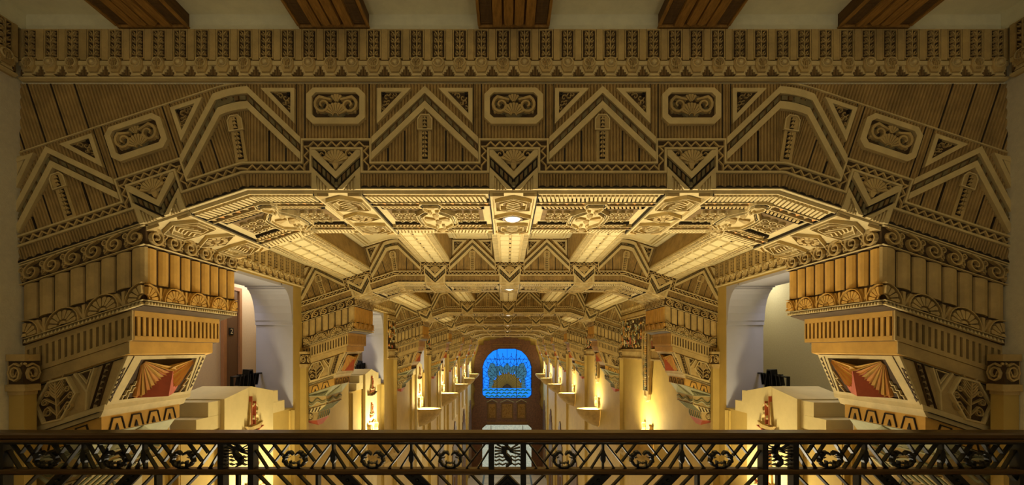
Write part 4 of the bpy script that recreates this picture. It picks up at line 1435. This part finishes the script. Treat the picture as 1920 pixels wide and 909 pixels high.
# ------------------------------------------------------------------ sconces
def sconce(sg):
    root = thing('prow_sconce', '', 'sconce', 0, 0, 0)
    m = MB(mt='stone'); rows = 9; seg = 16
    vs = []
    for r in range(rows + 1):
        t = r / rows
        fx = 222 * (1 - t ** 1.7) ** .8 + 6; fy = 82 * (1 - t ** 2.4) ** .7 + 5
        for k in range(seg + 1):
            an = pi * k / seg
            sx = sin(an) ** .85
            vs.append((sg * (901.5 - fx * sx), fy * cos(an), -180 * t))
    fs = []
    for r in range(rows):
        for k in range(seg):
            fs.append([r * (seg + 1) + k, r * (seg + 1) + k + 1, (r + 1) * (seg + 1) + k + 1, (r + 1) * (seg + 1) + k])
    m.add(vs, fs, raw=True)
    m.add([(sg * 901.5, 0, -182)] + vs[-(seg + 1):], [[0, k + 1, k + 2] for k in range(seg)], raw=True)
    part('bowl', m, root)
    m = MB(mt='cream')
    rim = [vs[k] for k in range(seg + 1)]
    rr = [(x + sg * 12 * sin(pi * k / seg), y * .9, z - 2) for k, (x, y, z) in enumerate(rim)]
    up = [(x, y, 6) for x, y, z in rim]; up2 = [(x, y, 6) for x, y, z in rr]
    n = seg + 1
    m.add(rim + up + up2 + rr, [[a * n + k, a * n + k + 1, (a + 1) * n + k + 1, (a + 1) * n + k] for a in range(3) for k in range(seg)], raw=True)
    part('rim', m, root)
    m = MB(mt='lamp')
    m.add([(sg * 901.5, 0, -4)] + [(x, y, -4) for x, y, z in rr], [[0, k + 1, k + 2] for k in range(seg)], raw=True)
    part('lamp_glass', m, root)
    # curling wave carving on the flanks
    m = MB(mt='ground')
    for j in range(16):
        for row in range(3):
            t = .3 + .2 * row; an = pi * (j + .5) / 16
            fx = 222 * (1 - t ** 1.7) ** .8 + 8; fy = 82 * (1 - t ** 2.4) ** .7 + 7
            x, y, z = 904 - fx * sin(an) ** .85, fy * cos(an), -180 * t
            m.add([(sg * (x - 2), y - 3, z - 9), (sg * (x - 5), y, z + 8), (sg * (x - 2), y + 5, z - 4)], [[0, 1, 2]], raw=True)
    part('wave_carving', m, root)
    m = MB(lambda a, b, h: (sg * (900 - h), a, b), 'stone')
    m.ribbon([(-70, 20), (-80, 50), (-66, 84), (-78, 110), (-60, 122)], 14, 0, 20, taper=[.6, 1, 1.1, .8, .4])
    part('seahorse_figure', m, root)
    m = MB(lambda a, b, h: (sg * (900 - h), a, b), 'stone')
    m.ribbon([(70, 20), (80, 50), (66, 84), (78, 110), (60, 122)], 14, 0, 20, taper=[.6, 1, 1.1, .8, .4])
    part('seahorse_figure', m, root)
    return root
for side, sg in (('left', -1), ('right', 1)):
    s0 = sconce(sg)
    for i in range(7):
        o = s0 if i == 0 else copy_tree(s0)
        o.location = W(0 if (i == 0 or (sg < 0 and i < 6)) else sg * 19, CY[i], -606)
        tag(o, 'ship prow wall sconce glowing upward on the %s wall, %s from the railing' % (side, ORD[i]), 'sconce', 'prow sconces along the hall')
        light('sconce_lamp', 'SPOT', W(sg * 770, CY[i], -588), SCONCE_W * (.5 if i == 0 else 1), (1.0, .86, .50), .14,
              rot=(0, radians(180 + 24 * sg), 0), spot=radians(158), blend=1.0)

# ------------------------------------------------------------------ lower hall
m = MB(mt='floor'); box(m, -1078, 1078, 610, END_Y + 100, ZF - 20, ZF)
m.use('blue')
for x in (-560, 560): box(m, x - 22, x + 22, 700, END_Y - 100, ZF - 1, ZF + .6)
for i in range(26): box(m, -560, 560, 1000 + 400 * i, 1016 + 400 * i, ZF - 1, ZF + .5)
struct('floor', m)
m = MB(mt='cream'); box(m, -WX, WX, 612, 640, ZF, -388); struct('wall_front', m)
m = MB(mt='hallwall'); box(m, -WX, WX, END_Y, END_Y + 40, ZF, 560); struct('wall_end', m)
def lift(sg):
    root = thing('lift_surround', '', 'lift doorway', 0, 0, 0)
    P = lambda a, b, h: (sg * (WX - 2 - h), a, b)
    m = MB(P, 'marble')
    H = -ZF - 1250
    out = [(-330, 0), (-330, H - 520), (-290, H - 520), (-290, H - 380), (-235, H - 380), (-235, H - 250), (-170, H - 250), (-170, H - 120), (-90, H - 120), (-90, H - 40), (0, H)]
    o2 = out + [(-a, b) for a, b in out[::-1][1:]]
    m.poly(o2, 0, 16)
    part('marble_surround', m, root)
    m = MB(P, 'brownstone')
    m.solid(-170, 170, 0, 900, 10, 24)
    m.use('gold'); m.ribbon([(-170, 0), (-170, 900), (170, 900), (170, 0)], 14, 16, 30)
    m.use('dark'); m.rect(-2, 2, 0, 890, 24, 25)
    part('door_pair', m, root)
    return root
for side, sg in (('left', -1), ('right', 1)):
    l0 = lift(sg)
    for i in range(1, 7):
        o = l0 if i == 1 else copy_tree(l0)
        o.location = W(0, CY[i] , ZF)
        tag(o, 'stepped grey marble lift doorway low on the %s wall, %s from the railing' % (side, ORD[i - 1]), 'doorway', 'stepped marble lift doorways')

# ------------------------------------------------------------------ end wall with the stained-glass window
q = 3.073
def e(cx, cy): return ((cx - 318) * q, (159 - cy) * q)
PE = lambda cx, cy, h: ((cx - 318) * q, END_Y - h, (159 - cy) * q)
win_out = [(250, 152), (384, 152), (440, 172), (480, 210), (510, 262), (524, 310), (524, 540), (512, 556), (494, 570), (142, 570), (124, 556), (108, 540), (108, 310), (122, 262), (154, 210), (196, 172)]
m = MB(PE, 'brownstone')
left = [(318, 55), (285, 55), (285, 62), (225, 62), (225, 74), (172, 74), (172, 86), (120, 86), (120, 122), (75, 122), (75, 160), (56, 205), (42, 262), (36, 330), (46, 400), (34, 440), (46, 490), (34, 560), (46, 620), (20, 672), (5, 672), (5, 1158)]
outer = left + [(636 - x, y) for x, y in left[::-1][1:]]
lower = [(318, 152), (250, 152), (196, 172), (154, 210), (122, 262), (108, 310), (108, 540), (124, 556), (142, 570), (142, 1158)]
# left and right halves of the surround around the window opening
for s in (0, 1):
    f = (lambda p: p) if s == 0 else (lambda p: (636 - p[0], p[1]))
    poly = [f(p) for p in left] + [f(p) for p in lower[::-1]]
    m.poly(poly, 0, 90)
m.rect(142, 494, 574, 1158, 0, 80)
# voussoir joints
m.use('dark')
for an in range(0, 181, 12):
    a = radians(an)
    m.ribbon([(316 + 222 * cos(a), 330 - 190 * sin(a)), (316 + 268 * cos(a), 330 - 240 * sin(a))], 1.6, 88, 92)
m.use('gold')
m.ribbon([(196, 116), (436, 116)], 6, 88, 96); m.ribbon([(204, 132), (428, 132)], 5, 88, 94)
for j in range(5): m.rect(148, 488, 770 + 4 * j, 772 + 4 * j, 88, 90)
wa = struct('trim_100', m)
wn = struct('window_1', MB(PE, 'lead'))
m = MB(PE, 'g_blue')
m.poly(win_out, 10, 20)
part('blue_panes', m, wn, (0, 0, ZF))
m = MB(PE, 'g_slate')
petals = [[(152, 340), (178, 272), (215, 282), (224, 330), (222, 390), (198, 430), (176, 410), (152, 380)],
          [(168, 405), (200, 430), (204, 486), (160, 486)],
          [(250, 292), (270, 300), (290, 310), (318, 270), (346, 310), (366, 300), (386, 292), (384, 340), (372, 366), (318, 356), (264, 366), (252, 340)]]
for p_ in petals:
    m.poly(p_, 19, 22)
    if p_ is not petals[2]: m.poly([(636 - x, y) for x, y in p_], 19, 22)
m.poly([(222, 300), (250, 300), (252, 386), (222, 400)], 19, 21.5); m.poly([(414, 300), (386, 300), (384, 386), (414, 400)], 19, 21.5)
m.use('g_blue')
part('slate_petals', m, wn, (0, 0, ZF))
m = MB(PE, 'g_gold')
n = 16
for j in range(n):
    a0, a1 = pi * j / n, pi * (j + 1) / n; am = (a0 + a1) / 2
    r = 118 + (8 if j % 2 else 0)
    m.poly([(318 + 26 * cos(a0), 487 - 26 * sin(a0)), (318 + r * cos(a0), 487 - r * 1.02 * sin(a0)), (318 + (r + 8) * cos(am), 487 - (r + 8) * 1.04 * sin(am)), (318 + r * cos(a1), 487 - r * 1.02 * sin(a1)), (318 + 26 * cos(a1), 487 - 26 * sin(a1))], 22, 24)
part('amber_sun', m, wn, (0, 0, ZF))
m = MB(PE, 'g_brown')
m.poly([(272, 487), (290, 466), (306, 458), (318, 446), (330, 458), (346, 466), (364, 487)], 24, 26)
part('dark_hull', m, wn, (0, 0, ZF))
m = MB(PE, 'g_green')
for j in range(9):
    x = 112 + 45.6 * j
    for y, sh in ((492, 0), (518, 22), (544, 8)):
        xx = x + sh
        if xx > 478: continue
        m.poly([(xx, y + 10), (xx + 22, y), (xx + 42, y + 9), (xx + 42, y + 22), (xx + 22, y + 14), (xx, y + 24)], 20, 22.5)
part('green_waves', m, wn, (0, 0, ZF))
m = MB(PE, 'lead')
m.ribbon(win_out, 5, 10, 32, closed=True)
for x in (232, 398): m.ribbon([(x, 154), (x, 568)], 5, 18, 32)
for y in (241, 487): m.ribbon([(110 if y > 300 else 130, y), (522 if y > 300 else 500, y)], 4.5, 18, 32)
m.ribbon([(318, 154), (318, 568)], 2.6, 18, 30)
rnd = random.Random(5)
for j in range(1, 24):          # radiating leads
    an = pi * j / 24
    r1 = 118; r2 = min(204 / max(.05, abs(cos(an))), 330 / max(.05, sin(an)), 300)
    m.ribbon([(318 + 26 * cos(an), 487 - 26 * sin(an)), (318 + r2 * cos(an), 487 - r2 * sin(an))], 3, 20, 29)
for rr in (160, 205, 250):
    pts = []
    for j in range(25):
        an = pi * j / 24; r = rr * (1 + (.1 if j % 2 else -.03))
        x, y = 318 + r * cos(an), 487 - r * sin(an)
        pts.append((max(112, min(522, x)), max(158, y)))
    m.ribbon(pts, 3, 20, 29)
for p_ in petals:
    m.ribbon(p_, 2, 20, 29, closed=True); m.ribbon([(636 - x, y) for x, y in p_], 2, 20, 29, closed=True)
m.ribbon([(318 + 120 * cos(pi * j / 16), 487 - 122 * sin(pi * j / 16)) for j in range(17)], 2.2, 22, 29)
for y in (500, 526, 552): m.ribbon([(112 + 20.5 * j, y + (8 if j % 2 else 0)) for j in range(21)], 1.6, 20, 29)
part('leading', m, wn, (0, 0, ZF))
# three gilt panels under peaked canopies
for cx, hw_, nm in ((190, 30, 'left'), (318, 42, 'middle'), (438, 30, 'right')):
    P = lambda a, b, h: ((a - 0) * q, -h, -b * q)
    r = thing('gilt_panel', 'gilded relief panel in a brown frame under the blue window, %s of three' % nm, 'panel', e(cx, 750)[0], END_Y - 80, e(cx, 750)[1], 'gilded panels under the window')
    m = MB(P, 'gold'); m.rect(-hw_, hw_, -130, -14, 0, 8)
    rn = random.Random(cx)
    for j in range(30): m.dome(rn.uniform(-hw_ + 5, hw_ - 5), rn.uniform(-124, -20), 4.5, 4.5, 8, 12, 6, 1)
    part('relief', m, r)
    m = MB(P, 'timber2'); m.ring([(-hw_ - 9, 0), (hw_ + 9, 0), (hw_ + 9, -136), (0, -152), (-hw_ - 9, -136)], [(-hw_, -12), (hw_, -12), (hw_, -128), (0, -140), (-hw_, -128)], 0, 20)
    part('panel_frame', m, r)
    m = MB(P, 'g_slate'); m.use('green'); m.ribbon([(-hw_ - 16, -146), (0, -170), (hw_ + 16, -146)], 5, 0, 40)
    part('peaked_canopy', m, r)
m = MB(PE, 'brownstone')
g = thing('entrance_doors', 'bright glazed entrance doors below the blue window at the hall end', 'door', 0, END_Y - 90, ZF)
PG = lambda cx, cy, h: ((cx - 318) * q, -h, (159 - cy) * q - ZF)
m = MB(PG, 'g_day')
m.poly([(105, 1158), (105, 822), (140, 792), (494, 792), (526, 822), (526, 1158)], 0, 8)
part('glazing', m, g)
m = MB(PG, 'timber2')
m.ribbon([(105, 1158), (105, 822), (140, 792), (494, 792), (526, 822), (526, 1158)], 8, 0, 20)
for x in (182, 250, 318, 386, 450): m.ribbon([(x, 800 if x in (182, 450) else 870), (x, 1158)], 5, 6, 18)
m.ribbon([(105, 872), (526, 872)], 8, 6, 20)
part('door_frames', m, g)
light('daylight', 'AREA', W(0, END_Y - 150, e(0, 360)[1]), 220, (.35, .6, 1), 4, 4, rot=(radians(-90), 0, 0))
# unseen fill added behind the camera to light the arch face
for x in (-520, 0, 520): light('balcony_fill', 'POINT', W(x, -420, 260), BALCONY_FILL_W, (1, .90, .70), .5)
